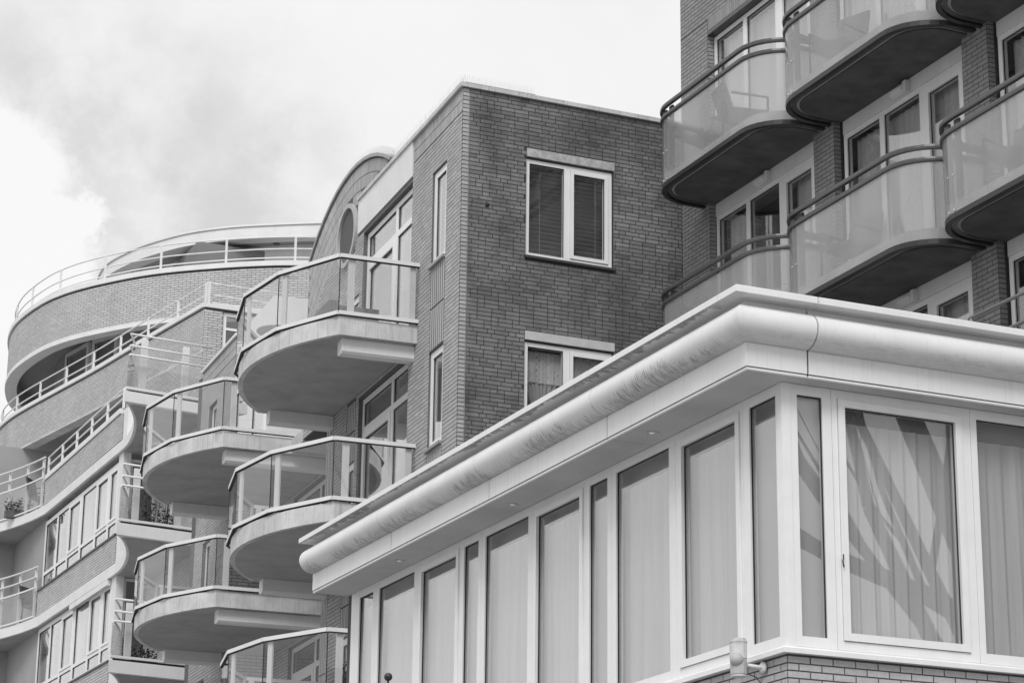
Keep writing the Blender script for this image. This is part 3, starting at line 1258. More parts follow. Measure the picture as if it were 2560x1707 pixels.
# windows and doors of the long wall
dn = {0: 'top floor', -2.8: 'middle floor', -5.6: 'lowest visible'}
for fz in FLOORS:
    window(mid, TM, 2.302, 4.848, 12.56 + fz, 14.955 + fz, -.07, .085, .09, vb=[(3.28, .11)], hb=[(14.44 + fz, .10, None)], sash=(2,), sw=.09, name='door_window')
    if fz > -5:
        curtain('net_curtain', 'long white net curtain behind the %s balcony doors of the brick house' % dn[fz], TM, 2.4, 4.1, 12.6 + fz, 14.9 + fz, -.34, .03, 10, seed=int(20 - fz))
    for (a, b, c, d) in ((.675, 1.305, 13.275, 14.735), (5.025, 5.495, 12.655, 13.995)):
        wn = window(mid, TM, a, b, c + fz, d + fz, -.03, .10, .08, name='slit_window')
        mb = MB()
        mb.box(TM, (a - .03, b + .03), (-.1, .05), (c + fz - .045, c + fz - .003))
        mb.build('sill', 'greymetal', wn)
        mb = MB()
        mb.box(TM, (a + .02, b - .02), (-.2, -.18), (c + fz, d + fz))
        mb.build('blind', 'curtain', wn)
for fz in FLOORS[1:]:
    window(mid, TF, 9.372, 11.918, 12.56 + fz, 14.955 + fz, -.07, .085, .09, vb=[(10.35, .11)], hb=[(14.44 + fz, .10, None)], sash=(2,), sw=.09, name='door_window')
    window(mid, TF, 12.095, 12.565, 12.655 + fz, 13.995 + fz, -.07, .075, .08, name='slit_window')
    window(mid, TM, 14.745, 15.375, 13.275 + fz, 14.735 + fz, -.07, .075, .08, name='slit_window')
window(mid, TM, 14.745, 15.375, 13.275, 14.735, -.07, .075, .08, name='slit_window')
window(mid, TM, 10.75, 13.0, 12.56, 14.9, .05, .085, .06, vb=[(11.7, .1)], hb=[(14.4, .09, None)], name='door_window')
mb = MB()
mb.lathe(TMB(.405, 0, 13.87), [(.03, -.01), (.03, .02), (.015, .025)], 10, ax=(0, -1, 0))
mb.build('wall_plug', 'blackmetal', mid)


# rounded glass balconies
def arc_plan(ds, n=20):
    R_ = 3.80
    c = (4.24, 2.03 - R_)
    a0_ = math.asin((1.88 - 4.24) / R_)
    a1_ = math.asin((6.6 - 4.24) / R_)
    return [(c[0] + (R_ + ds) * math.sin(a0_ + (a1_ - a0_) * i / n), c[1] + (R_ + ds) * math.cos(a0_ + (a1_ - a0_) * i / n)) for i in range(n + 1)]


RAIL = [(1.88, -.02), (1.88, 1.23), (3.05, 1.85), (4.30, 2.06), (5.50, 1.87), (6.6, 1.23), (6.6, -.02)]


def glass_balcony(q, fz):
    w0 = SET if q else 0
    pts = [(1.9, w0)] + [(s, o_) for s, o_ in arc_plan(-.01)] + [(6.58, w0)]
    mb = MB()
    mb.prism([TM(s + q, o_, 0).to_2d() for s, o_ in pts], 12.262 + fz, 12.53 + fz)
    b = mb.build('balcony', 'offwhite', mid)
    inn = [(1.97, w0 + .02)] + [(s, o_) for s, o_ in arc_plan(-.09)] + [(6.51, w0 + .02)]
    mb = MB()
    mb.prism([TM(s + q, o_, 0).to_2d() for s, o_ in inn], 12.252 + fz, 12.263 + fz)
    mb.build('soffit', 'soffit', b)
    P = [TM(s + q, o_ + (w0 if o_ < 0 else 0), 0).to_2d() for s, o_ in RAIL]
    for nm, z in (('handrail', 13.45), ('bottom_rail', 12.563)):
        for i in range(6):
            mb = MB()
            d = (P[i + 1] - P[i]).normalized() * .0025
            mb.sweep([P[i] + (d if i else d * 0), P[i + 1] - d], [(-.035, z + fz), (.03, z + fz), (.03, z + .058 + fz), (-.035, z + .058 + fz)])
            mb.build(nm, 'alu', b)
    for i in range(6):
        d = (P[i + 1] - P[i]).normalized()
        mb = MB()
        mb.sweep([P[i] + d * .008, P[i + 1] - d * .008], [(-.004, 12.625 + fz), (.004, 12.625 + fz), (.004, 13.447 + fz), (-.004, 13.447 + fz)])
        mb.build('glass_panel', 'glass_b', b)
        L0 = (P[i + 1] - P[i]).length
        for u in ((.06, .15), (L0 - .24, L0 - .14)) if i in (0, 5) else ((L0 - .16, L0 - .06),):
            mb = MB()
            mb.sweep([P[i] + d * u[0], P[i] + d * u[1]], [(-.05, 12.535 + fz), (-.02, 12.535 + fz), (-.02, 13.446 + fz), (-.05, 13.446 + fz)])
            mb.build('post', 'alu', b)
    for i in range(6):
        mb = MB()
        d = (P[i + 1] - P[i]).normalized() * .004
        for z in (13.441, 12.5535):
            mb.sweep([P[i] + (d if i else d * 0), P[i + 1] - d], [(-.03, z + fz), (.026, z + fz), (.026, z + .0085 + fz), (-.03, z + .0085 + fz)])
        if i < 5:
            q_ = P[i + 1]
            mb.box(ID, (q_.x - .006, q_.x + .006), (q_.y - .006, q_.y + .006), (12.625 + fz, 13.44 + fz))
        mb.build('seal', 'upvc_dark_gap', b)
    for (s0, s1, o1) in ((2.02, 2.26, 1.12), (6.28, 6.50, 1.08)):
        mb = MB()
        prof = [(s0, 12.25), (s0, 12.06), (s0 + .03, 12.025), (s1 - .03, 12.025), (s1, 12.06), (s1, 12.25)]
        mb.prism([(a_, z_ + fz) for a_, z_ in prof], w0, o1, lambda a_, z_, o_: TM(a_ + q, o_, z_))
        mb.build('beam', 'white', b)
    return b


for q in (0, 7.07):
    for fz in FLOORS:
        glass_balcony(q, fz)

# furniture on the top balcony
t = thing('wicker_sofa', 'grey wicker sofa standing on the top rounded glass balcony', 'sofa')
mb = MB()
mb.box(TM, (3.2, 4.3), (.25, .85), (12.60, 12.93))
mb.build('seat', 'wicker', t)
mb = MB()
mb.box(TM, (3.2, 4.3), (.86, 1.0), (12.60, 13.22))
mb.build('backrest', 'wicker', t)
for s in (3.06, 4.31):
    mb = MB()
    mb.box(TM, (s, s + .13), (.25, 1.0), (12.54, 13.10))
    mb.build('armrest', 'wicker', t)
t = thing('round_table', 'small round grey table on the top rounded glass balcony', 'table')
c = TM(4.45, 1.45, 0)
mb = MB()
mb.lathe((c.x, c.y, 12.99), [(.34, 0), (.36, .01), (.36, .025), (.34, .03)], 28)
mb.build('table_top', 'greypanel', t)
mb = MB()
mb.lathe((c.x, c.y, 12.535), [(.2, 0), (.18, .02), (.03, .04), (.03, .455)], 14)
mb.build('leg', 'greymetal', t)

# potted palm on the lowest balcony
t = thing('potted_palm', 'dark potted plant behind the glass of the lowest rounded balcony', 'plant')
c = TM(2.25, .75, 0)
mb = MB()
mb.lathe((c.x, c.y, 6.94), [(.13, 0), (.18, .30), (.2, .34), (.17, .33)], 16)
mb.build('pot', 'pot', t)
mb = MB()
rs = random.Random(5)
for i in range(16):
    a = rs.uniform(0, 6.28)
    ln = rs.uniform(.18, .32)
    z0 = 7.28 + rs.uniform(.05, .28)
    b0 = Vector((c.x, c.y, 7.25))
    p1 = Vector((c.x + .05 * math.cos(a), c.y + .05 * math.sin(a), z0))
    mb.tube([b0, p1], .005, 5)
    dirv = Vector((math.cos(a), math.sin(a), .25))
    side = Vector((-math.sin(a), math.cos(a), 0)) * .022
    prev = p1
    for j in range(5):
        q = p1 + dirv * (ln * (j + 1) / 5) - Vector((0, 0, .03 * (j + 1) ** 1.5 * .6))
        f0 = math.sin(math.pi * j / 5 + .15)
        f1 = math.sin(math.pi * (j + 1) / 5 + .05) if j < 4 else .05
        mb.face([prev - side * f0, prev + side * f0, q + side * f1, q - side * f1], smooth=True)
        prev = q
mb.build('fronds', 'leaf', t, recalc=False)

# ================================================================== 3. apartment building on the right
RX = 16.29


def TR(u, o, z):
    return Vector((RX - o, u, z))


apt = thing('apartment_block', 'tall brick apartment block with stacked rounded frosted balconies at the right', 'building')
PIL = [(29.68, 30.54), (26.21, 26.74), (22.66, 23.20), (19.12, 19.66)]
rec = []
mb = MB()
for (a, b) in PIL:
    mb.box(TR, (a, b), (-.5, -.003), (0, 16.78 if b < 30 else 16.9))
mb.box(TR, (15, 30.54), (-.499, -.0031), (16.86, 22))
mb.box(TR, (30.541, 30.8), (-.5, -.02), (0, 15.5))
pil = mb.build('pillar_wall', 'm_mid', apt)
for (a, b) in PIL:
    lay(rec, pil, 'b_right', TR, a, b, 8.6, 16.7875 if b < 30 else 17.0375, bond='half', seen=lambda u, z: CORN(*proj(TR(u, 0, z))[:2]))
    for e_, dr in ((a, -1),):
        # the narrow return towards the windows
        def TRR(u, o, z, e_=e_):
            return Vector((RX + u, e_ - .004 - o, z))
        lay(rec, pil, 'b_right', TRR, .0, .105, 8.6, 16.7875, bond='stack', seen=lambda u, z: False, L_=.106)
lay(rec, pil, 'b_right', TR, 15.0, 30.54, 17.06, 19.5, bond='half', seen=lambda u, z: u > 25)
lay(rec, pil, 'b_right', TR, 15.0, 29.67, 16.86, 17.07, bond='half', seen=lambda u, z: u > 25, course=.205, L_=.0625, joint=.009)
lay_finish(rec, 300)
for (b, a) in ((29.68, 26.74), (26.21, 23.20), (22.66, 19.66)):
    mb = MB()
    mb.box(TR, (a + .01, b - .01), (-.3, .012), (16.785, 16.85))
    mb.build('lintel', 'darkmetal', apt)
mb = MB()
mb.box(ID, (17.1, 27), (10, 30.5), (0, 22))
mb.build('interior', 'interior', apt)
cn = ['left', 'middle', 'right']
fn = {0: 'upper', -2.82: 'middle', -5.64: 'lower'}
for k in range(3):
    y0, y1 = 26.74 - 3.54 * k, 29.68 - 3.54 * k
    for fz in (0, -2.82, -5.64):
        zt = 16.775 + fz if fz == 0 else 16.74 + fz
        window(apt, TR, y0 + .004, y1 - .004, 14.37 + fz, zt, -.11, .07, .08, vb=[(28.745 - 3.54 * k, .11), (27.80 - 3.54 * k, .13)], sash=(0,), sw=.085, sidew=(.13, .075), name='window')
        if fz < 0:
            mb = MB()
            yj = y0 + .66
            mb.box(TR, (y0 + .002, yj - .003), (-.16, -.10), (zt + .003, 16.935 + fz))
            mb.box(TR, (yj + .003, y1 - .002), (-.16, -.10), (zt + .003, 16.935 + fz))
            mb.build('spandrel_panel', 'white', apt)
        if fz == 0 or k > 0 or fz == -2.82:
            a, b, top_ = (y0 + .05, y1 - .05, zt - .06)
            if fz == -2.82 and k == 0:
                b, a = y1 - .1, y1 - .75
            if not (fz == -5.64 and k == 0):
                curtain('net_curtain', '%s net curtain in the %s floor window of the %s bay of the apartment block' % ('short' if (fz == -2.82 and k == 0) else 'long', fn[fz], cn[k]), TR, a, b, 14.4 + fz, top_, -.30, .045, int((b - a) * 7), 'curtain' if fz == 0 or k != 1 else 'curtain', group='net curtains of the apartment block', seed=k * 7 + int(-fz * 3))
        if fz == -2.82 and k == 0:
            curtain('net_curtain', 'pleated net curtain behind the door pane under the left upper frosted balcony', TR, 26.85, 27.7, 14.4 + fz, top_, -.30, .04, 8, group='net curtains of the apartment block', seed=77)
        mb = MB()
        mb.box(TR, (y0 + .02, y1 - .02), (-.8, -.12), (14.13 + fz, 14.36 + fz))
        mb.build('floor_edge', 'offwhite', apt)
# roof terrace rail low on the right
mb = MB()
for z in (10.01, 9.69):
    mb.tube([(15.35, 21.95, z), (15.35, 15.0, z)], .022, 10)
for y in (21.9, 19.5, 17.2):
    mb.tube([(15.35, y, 8.6), (15.35, y, 10.0)], .02, 8)
mb.build('terrace_railing', 'greymetal', apt)


def round_path(yc, hl=1.72, xf=15.355, r=.66, xw=16.38, off=0.0, n=9):
    """from the near end at the wall, round the front, to the far end"""
    P = [(xw, yc - hl - off)]
    for i in range(n + 1):
        a = math.pi / 2 * i / n
        P.append((xf + r - (r + off) * math.sin(a), yc - hl + r - (r + off) * math.cos(a)))
    for i in range(n + 1):
        a = math.pi / 2 * i / n
        P.append((xf + r - (r + off) * math.cos(a), yc + hl - r + (r + off) * math.sin(a)))
    P.append((xw, yc + hl + off))
    return [Vector(p) for p in P]


def frosted_balcony(k, fz):
    yc = 28.15 - 3.54 * k
    P = round_path(yc)
    inner = round_path(yc, off=-.07, xw=16.39)
    mb = MB()
    mb.prism(inner, 14.14 + fz, 14.33 + fz)
    b = mb.build('balcony', 'offwhite', apt)
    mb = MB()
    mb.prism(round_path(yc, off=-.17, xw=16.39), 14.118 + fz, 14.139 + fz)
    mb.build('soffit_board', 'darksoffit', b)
    mb = MB()
    mb.sweep(P, [(-.055, 14.10 + fz), (.012, 14.10 + fz), (.012, 14.165 + fz), (-.055, 14.165 + fz)])
    mb.build('rim', 'blackmetal', b)
    mb = MB()
    mb.sweep(P, [(-.066, 14.125 + fz), (-.13, 14.125 + fz), (-.13, 14.139 + fz), (-.066, 14.139 + fz)])
    mb.build('soffit_groove', 'darkmetal', b)
    n = 10
    parts = [P[0:n + 2], P[n + 1:n + 3], P[n + 2:]]
    for q in parts:
        d0 = (q[1] - q[0]).normalized() * .003
        d1 = (q[-1] - q[-2]).normalized() * .003
        qq = [q[0] + d0] + list(q[1:-1]) + [q[-1] - d1]
        mb = MB()
        mb.sweep(qq, [(-.004, 14.168 + fz), (.004, 14.168 + fz), (.004, 15.145 + fz), (-.004, 15.145 + fz)], smooth=True)
        ob = mb.build('frosted_panel', 'frosted', b)
        ob.data.set_sharp_from_angle(angle=math.radians(30))
    for nm, z0, z1, oo in (('lower_rail', 15.147, 15.20, .028), ('handrail', 15.305, 15.358, .03)):
        mb = MB()
        mb.sweep(P, [(-.022, z0 + fz), (oo, z0 + fz), (oo + .004, (z0 + z1) / 2 + fz), (oo, z1 + fz), (-.022, z1 + fz)])
        mb.build(nm, 'darkmetal', b)
    for (i, dy) in ((n + 1, -.05), (n + 2, .05)):
        q = P[i]
        mb = MB()
        mb.box(ID, (q.x + .03, q.x + .06), (q.y + dy - .05, q.y + dy + .05), (14.335 + fz, 15.304 + fz))
        mb.build('post', 'darkmetal', b)
        mb = MB()
        mb.lathe((q.x - .012, q.y, 14.19 + fz), [(.012, 0), (.012, .012), (.004, .014)], 8, ax=(-1, 0, 0))
        mb.lathe((q.x - .012, q.y, 14.62 + fz), [(.010, 0), (.010, .010), (.004, .012)], 8, ax=(-1, 0, 0))
        mb.build('panel_clip', 'alu', b)
    return b


for k in range(3):
    for fz in (0, -2.82):
        frosted_balcony(k, fz)
# lamps over the balcony doors
for k, nm in ((0, 'under the upper left frosted balcony'), (1, 'under the upper middle frosted balcony')):
    for fz, n2 in ((0, ''), (-2.82, '')):
        if k == 0 and fz < 0:
            continue
        t = thing('wall_lamp', 'white box lamp on the panel ' + (nm if fz == 0 else 'under the lower middle frosted balcony'), 'lamp', group='box lamps of the apartment block')
        y = 28.05 - 3.56 * k
        z = 13.92 + fz
        mb = MB()
        mb.box(TR, (y, y + .07), (-.098, -.02), (z, z + .16))
        mb.box(TR, (y + .072, y + .36), (-.098, -.06), (z + .02, z + .14))
        mb.build('housing', 'white', t)
        mb = MB()
        mb.prism([(-.058, z + .03), (.0, z + .05), (.0, z + .10), (-.058, z + .13)], y + .075, y + .34, lambda a_, b_, c_: TR(c_, a_, b_))
        mb.build('diffuser', 'upvc', t)


def garden_chair(label, x, y, z, rot, mat='darkmetal', back=.55, group='chairs on the frosted balconies'):
    t = thing('garden_chair', label, 'chair', group=group)
    cr, sr = math.cos(rot), math.sin(rot)

    def F(a, b, c):
        return Vector((x + a * cr - b * sr, y + a * sr + b * cr, z + c))
    mb = MB()
    mb.box(F, (-.26, .26), (-.25, .25), (.40, .45))
    mb.build('seat', mat, t)
    mb = MB()
    v = [F(-.25, .25, .42), F(.25, .25, .42), F(.25, .38, .42 + back), F(-.25, .38, .42 + back), F(-.25, .29, .42), F(.25, .29, .42), F(.25, .42, .42 + back), F(-.25, .42, .42 + back)]
    i = len(mb.v)
    for f in ((0, 1, 2, 3), (4, 7, 6, 5), (0, 4, 5, 1), (3, 2, 6, 7), (0, 3, 7, 4), (1, 5, 6, 2)):
        mb.face([v[j] for j in f])
    mb.build('backrest', mat, t)
    for sx in (-1, 1):
        mb = MB()
        mb.tube([F(.27 * sx, -.24, .0), F(.27 * sx, -.24, .64), F(.27 * sx, .30, .66)], .02, 6)
        mb.build('armrest', mat, t)
        mb = MB()
        mb.tube([F(.25 * sx, .28, 0), F(.25 * sx, .24, .42)], .018, 6)
        mb.build('leg', mat, t)


garden_chair('dark garden chair behind the upper middle frosted balcony panel', 15.85, 25.35, 14.33, -1.2, back=.62)
garden_chair('dark garden chair behind the upper left frosted balcony panel', 15.85, 28.9, 14.33, -1.2)
garden_chair('second dark garden chair facing it on the upper left frosted balcony', 15.9, 27.9, 14.33, 1.4, back=.4)
garden_chair('dark garden chair behind the lower middle frosted balcony panel', 15.85, 25.2, 11.51, -1.2)
garden_chair('dark garden chair behind the lower right frosted balcony panel', 15.85, 21.6, 11.51, -1.2, back=.5)

# ================================================================== 4. curved building at the left, farthest away
cur = thing('curved_corner_building', 'pale brick building with curved bands, white railings and an overhanging roof at the left', 'building')
c1 = Curve(catmull([(26, 54.4), (22.5, 55.2), (20.5, 55.9), (19, 56.5), (18.1, 57), (17.2, 57.65), (16.3, 58.4), (15.6, 59.15), (15, 60), (14.55, 60.75), (14.2, 61.5), (13.9, 62.5), (13.7, 64), (13.7, 65.3), (13.95, 66.8), (14.6, 68.6), (16, 70.5)], 5))
c2 = Curve(catmull([(15.4, 52.4), (14.9, 55.8), (14.5, 58.7), (14.15, 60.8), (13.75, 63.2), (13.6, 64.6), (13.62, 65.9), (13.95, 67.3), (14.8, 69)], 5))


def T1(u, o, z):
    return c1.T(u, o, z)


T1.__name__ = 'T'


def T2(u, o, z):
    return c2.T(u, o, z)


T2.__name__ = 'T'


def TQ(u, o, z):          # short wall of the corner, facing the camera
    return Vector((u, 52.4 - o, z))


rec = []
mb = MB()
wall_sheet(mb, T1, 0, c1.len, 20.56, 21.75)
w1 = mb.build('upper_curved_wall', 'm_light', cur, recalc=False)
lay(rec, w1, 'b_light2', T1, 4.0, c1.len - 1, 20.5625, 21.75, bond='half', seen=lambda u, z: proj(T1(u, 0, z))[0] < 760)
mb = MB()
wall_sheet(mb, T2, 0, c2.len, 18.0, 18.96)
wall_sheet(mb, T2, 0, 4.3, 15.5, 18.0)
wall_sheet(mb, TQ, 15.4, 20, 15.5, 18.96, [(15.86, 17.2, 18.08, 18.95), (15.86, 17.2, 16.0, 17.8)])
w2 = mb.build('lower_curved_wall', 'm_light', cur, recalc=False)
lay(rec, w2, 'b_light2', T2, 0, c2.len - 1, 18.0, 18.96, bond='half')
lay(rec, w2, 'b_light2', T2, 0, 4.3, 15.5, 18.0, bond='half')
lay(rec, w2, 'b_light2', TQ, 15.4, 17.5, 15.5, 18.96, [(15.86, 17.2, 18.08, 18.95), (15.86, 17.2, 16.0, 17.8)], bond='half')
LX = 13.55


def TL(u, o, z):
    return Vector((LX - o, u, z))


BANDS = [(15.53, 16.155), (12.72, 13.34), (9.9, 10.52)]
mb = MB()
for (a, b) in BANDS:
    wall_sheet(mb, TL, 52.1, 59.35, a, b)
w3 = mb.build('band_wall', 'm_light', cur, recalc=False)
for (a, b) in BANDS:
    lay(rec, w3, 'b_light2', TL, 52.1, 59.35, a, b, bond='half')
# brick at the back of the corner balconies
mb = MB()
mb.box(ID, (14.45, 14.8), (48.3, 52.3), (4, 15.4))
w4 = mb.build('balcony_back_wall', 'm_light', cur)


def TK(u, o, z):
    return Vector((14.44 - o, u, z))


lay(rec, w4, 'b_light2', TK, 48.3, 52.3, 8.0, 15.4, bond='half', seen=lambda u, z: False)
mb = MB()
mb.box(ID, (13.78, 14.5), (46.75, 47.0), (4, 15.6))
w5 = mb.build('corner_pier', 'm_light', cur)


def TJ(u, o, z):
    return Vector((u, 46.74 - o, z))


lay(rec, w5, 'b_light2', TJ, 13.78, 14.5, 8.0, 15.6, bond='half', seen=lambda u, z: False)
lay_finish(rec, 300)
# bands, copings, soffits
for cu_, zz in ((c1, ((20.44, 20.555, .03), (21.755, 21.80, -.03), (21.80, 21.93, .05))), (c2, ((17.93, 17.995, .0), (18.965, 18.99, -.03), (18.99, 19.09, .05)))):
    for i, (a, b, oo) in enumerate(zz):
        mb = MB()
        mb.sweep(cu_.off(0), [(-.3, a), (oo, a), (oo, b), (-.3, b)])
        mb.build(('slab_edge', 'shadow_gap', 'coping')[i], ('white', 'blackmetal', 'white')[i] if not (cu_ is c2 and i == 0) else 'offwhite', cur)
mb = MB()
mb.sweep([(20, 52.4), (15.4, 52.4)], [(-.3, 18.965), (-.03, 18.965), (-.03, 18.99), (-.3, 18.99)])
mb.build('shadow_gap', 'blackmetal', cur)
mb = MB()
mb.sweep([(20, 52.4), (15.4, 52.4)], [(-.3, 18.992), (.05, 18.992), (.05, 19.09), (-.3, 19.09)])
mb.build('coping', 'white', cur)
for cu_, za_, zb_ in ((c1, 20.56, 21.75), (c2, 18.0, 18.96)):
    mb = MB()
    mb.sweep(cu_.off(0), [(-.28, za_), (-.012, za_), (-.012, zb_), (-.28, zb_)])
    mb.build('parapet_core', 'greywall', cur)
for cu_, z, dpt in ((c1, 21.02, -3.2), (c2, 18.35, -2.6)):
    mb = MB()
    A_ = cu_.off(-.05, .5)
    B_ = cu_.off(dpt, .5)
    for i in range(len(A_) - 1):
        mb.face([(*A_[i], z), (*A_[i + 1], z), (*B_[i + 1], z), (*B_[i], z)])
    mb.build('soffit', 'greywall', cur, recalc=False)
    mb = MB()
    z2 = z + .22
    for i in range(len(A_) - 1):
        mb.face([(*A_[i], z2), (*A_[i + 1], z2), (*B_[i + 1], z2), (*B_[i], z2)])
    mb.build('terrace_floor', 'greywall', cur, recalc=False)


def back_wall(cu_, o, z0, z1, mat):
    mb = MB()
    q = cu_.off(o, .5)
    for a, b in zip(q, q[1:]):
        mb.face([(*a, z0), (*b, z0), (*b, z1), (*a, z1)])
    return mb.build('recessed_wall', mat, cur, recalc=False)


back_wall(c1, -1.3, 18.0, 21.02, 'greywall')
back_wall(c2, -1.5, 15.4, 18.35, 'greywall')
back_wall(c1, -3.6, 20.6, 23.7, 'white')


def find_u(cu_, o, z, px):
    best = min(range(401), key=lambda i: abs(proj(cu_.T(cu_.len * i / 400, o, z))[0] - px) + (1e5 if proj(cu_.T(cu_.len * i / 400, o, z))[2] < 0 else 0))
    return cu_.len * best / 400


def chord(p, q):
    d = (q - p).normalized()
    n_ = Vector((-d.y, d.x))

    def F(u, o, z):
        return Vector((p.x + d.x * u + n_.x * o, p.y + d.y * u + n_.y * o, z))
    return F, (q - p).length


for (xa, xb) in ((238, 300), (170, 230)):
    ua, ub = find_u(c1, -1.25, 20.5, xb), find_u(c1, -1.25, 20.5, xa)
    F, ln = chord(c1.T(ua, -1.24, 0).to_2d(), c1.T(ub, -1.24, 0).to_2d())
    window(cur, F, 0, ln, 18.4, 20.85, .10, .12, .08)
for (xa, xb) in ((640, 730), (540, 635), (440, 530)):
    ua, ub = find_u(c1, -3.55, 22.2, xb), find_u(c1, -3.55, 22.2, xa)
    F, ln = chord(c1.T(ua, -3.5, 0).to_2d(), c1.T(ub, -3.5, 0).to_2d())
    window(cur, F, 0, ln, 20.9, 22.75, .08, .12, .08, vb=[(ln * .35, .1), (ln * .7, .1)])
for (xa, xb) in ((60, 150), (160, 215)):
    ua, ub = find_u(c2, -1.45, 16.8, xb), find_u(c2, -1.45, 16.8, xa)
    F, ln = chord(c2.T(ua, -1.44, 0).to_2d(), c2.T(ub, -1.44, 0).to_2d())
    window(cur, F, 0, ln, 15.5, 18.0, .05, .10, .08, vb=[(ln / 2, .1)])
window(cur, TQ, 15.865, 17.19, 18.085, 18.94, -.05, .09, .08, hb=[(18.55, .06, None)])
window(cur, TQ, 15.865, 17.19, 16.01, 17.79, -.05, .09, .08)
# overhanging roof
rp = catmull([(25, 56.9), (22.5, 57.9), (20.4, 59.0), (18.9, 59.95), (18.1, 60.6), (17.4, 61.4), (16.8, 62.5), (16.4, 63.6), (16.15, 65), (16.35, 66.6), (17, 68.4)], 5)
mb = MB()
mb.sweep(rp, [(-.4, 23.62), (0, 23.62), (0, 23.96), (-.4, 23.96)])
mb.build('roof_edge', 'white', cur)
mb = MB()
mb.sweep(rp, [(-.3, 23.965), (.04, 23.965), (.04, 24.02), (-.3, 24.02)])
mb.build('roof_trim', 'white', cur)
rc = Curve(rp)
mb = MB()
A_, B_ = rc.off(-.03, .6), rc.off(-4.5, .6)
for i in range(len(A_) - 1):
    mb.face([(*A_[i], 23.64), (*A_[i + 1], 23.64), (*B_[i + 1], 23.64), (*B_[i], 23.64)])
    mb.face([(*A_[i], 23.99), (*A_[i + 1], 23.99), (*B_[i + 1], 23.99), (*B_[i], 23.99)])
mb.build('roof', 'greywall', cur, recalc=False)
for i, px in enumerate((487, 690)):
    u = find_u(rc, -.5, 23.6, px)
    p = rc.T(u, -.55, 23.63)
    t = tag(MB().build('x', 'white') if False else (lambda m: (m.lathe(p, [(.1, .008), (.1, 0), (.06, -.02), (.01, -.025)], 16), m.build('ceiling_lamp', 'darkmetal'))[1])(MB()), 'round dark lamp under the %s of the overhanging roof' % ('left part' if i == 0 else 'right part'), 'lamp', 'lamps under the overhanging roof')


# railings
def railing(cu_, o, zs, step, base, r=.019, u0=0, u1=None, name='railing', mat='alu'):
    u1 = cu_.len if u1 is None else u1
    mb = MB()
    for z in zs:
        mb.tube([(*p, z) for p in cu_.off(o, .35, u0, u1)], r, 8)
    ob = mb.build(name, mat, cur)
    n_ = max(1, int((u1 - u0) / step))
    for i in range(n_ + 1):
        p = cu_.T(u0 + (u1 - u0) * i / n_, o, 0)
        mb = MB()
        mb.box(ID, (p.x - .025, p.x + .025), (p.y - .025, p.y + .025), (base, zs[-1]))
        mb.build('post', mat, ob)
    return ob


railing(c1, -.12, (22.06, 22.3, 22.62), 1.75, 21.93)
railing(c2, -.10, (19.34, 19.62), 1.6, 19.09)
qx = Curve([Vector((17.4, 52.5)), Vector((15.45, 52.5))])
railing(qx, 0, (19.15, 19.34, 19.62), 1.9, 19.09)
lx = Curve([Vector((13.62, 52.3)), Vector((13.62, 59.3))])
mb = MB()
mb.sweep(lx.p, [(-.25, 16.158), (.04, 16.158), (.04, 16.18), (-.25, 16.18)])
mb.build('shadow_gap', 'blackmetal', cur)
mb = MB()
mb.sweep(lx.p, [(-.25, 16.182), (.10, 16.182), (.10, 16.30), (-.25, 16.30)])
mb.build('coping', 'white', cur)
railing(lx, .02, (16.56, 16.78), 1.4, 16.30)
for (a, b) in BANDS[1:]:
    mb = MB()
    mb.sweep([(LX, 52.1), (LX, 59.35)], [(-.2, b + .002), (.03, b + .002), (.03, b + .045), (-.2, b + .045)])
    mb.build('dark_sill', 'blackmetal', cur)
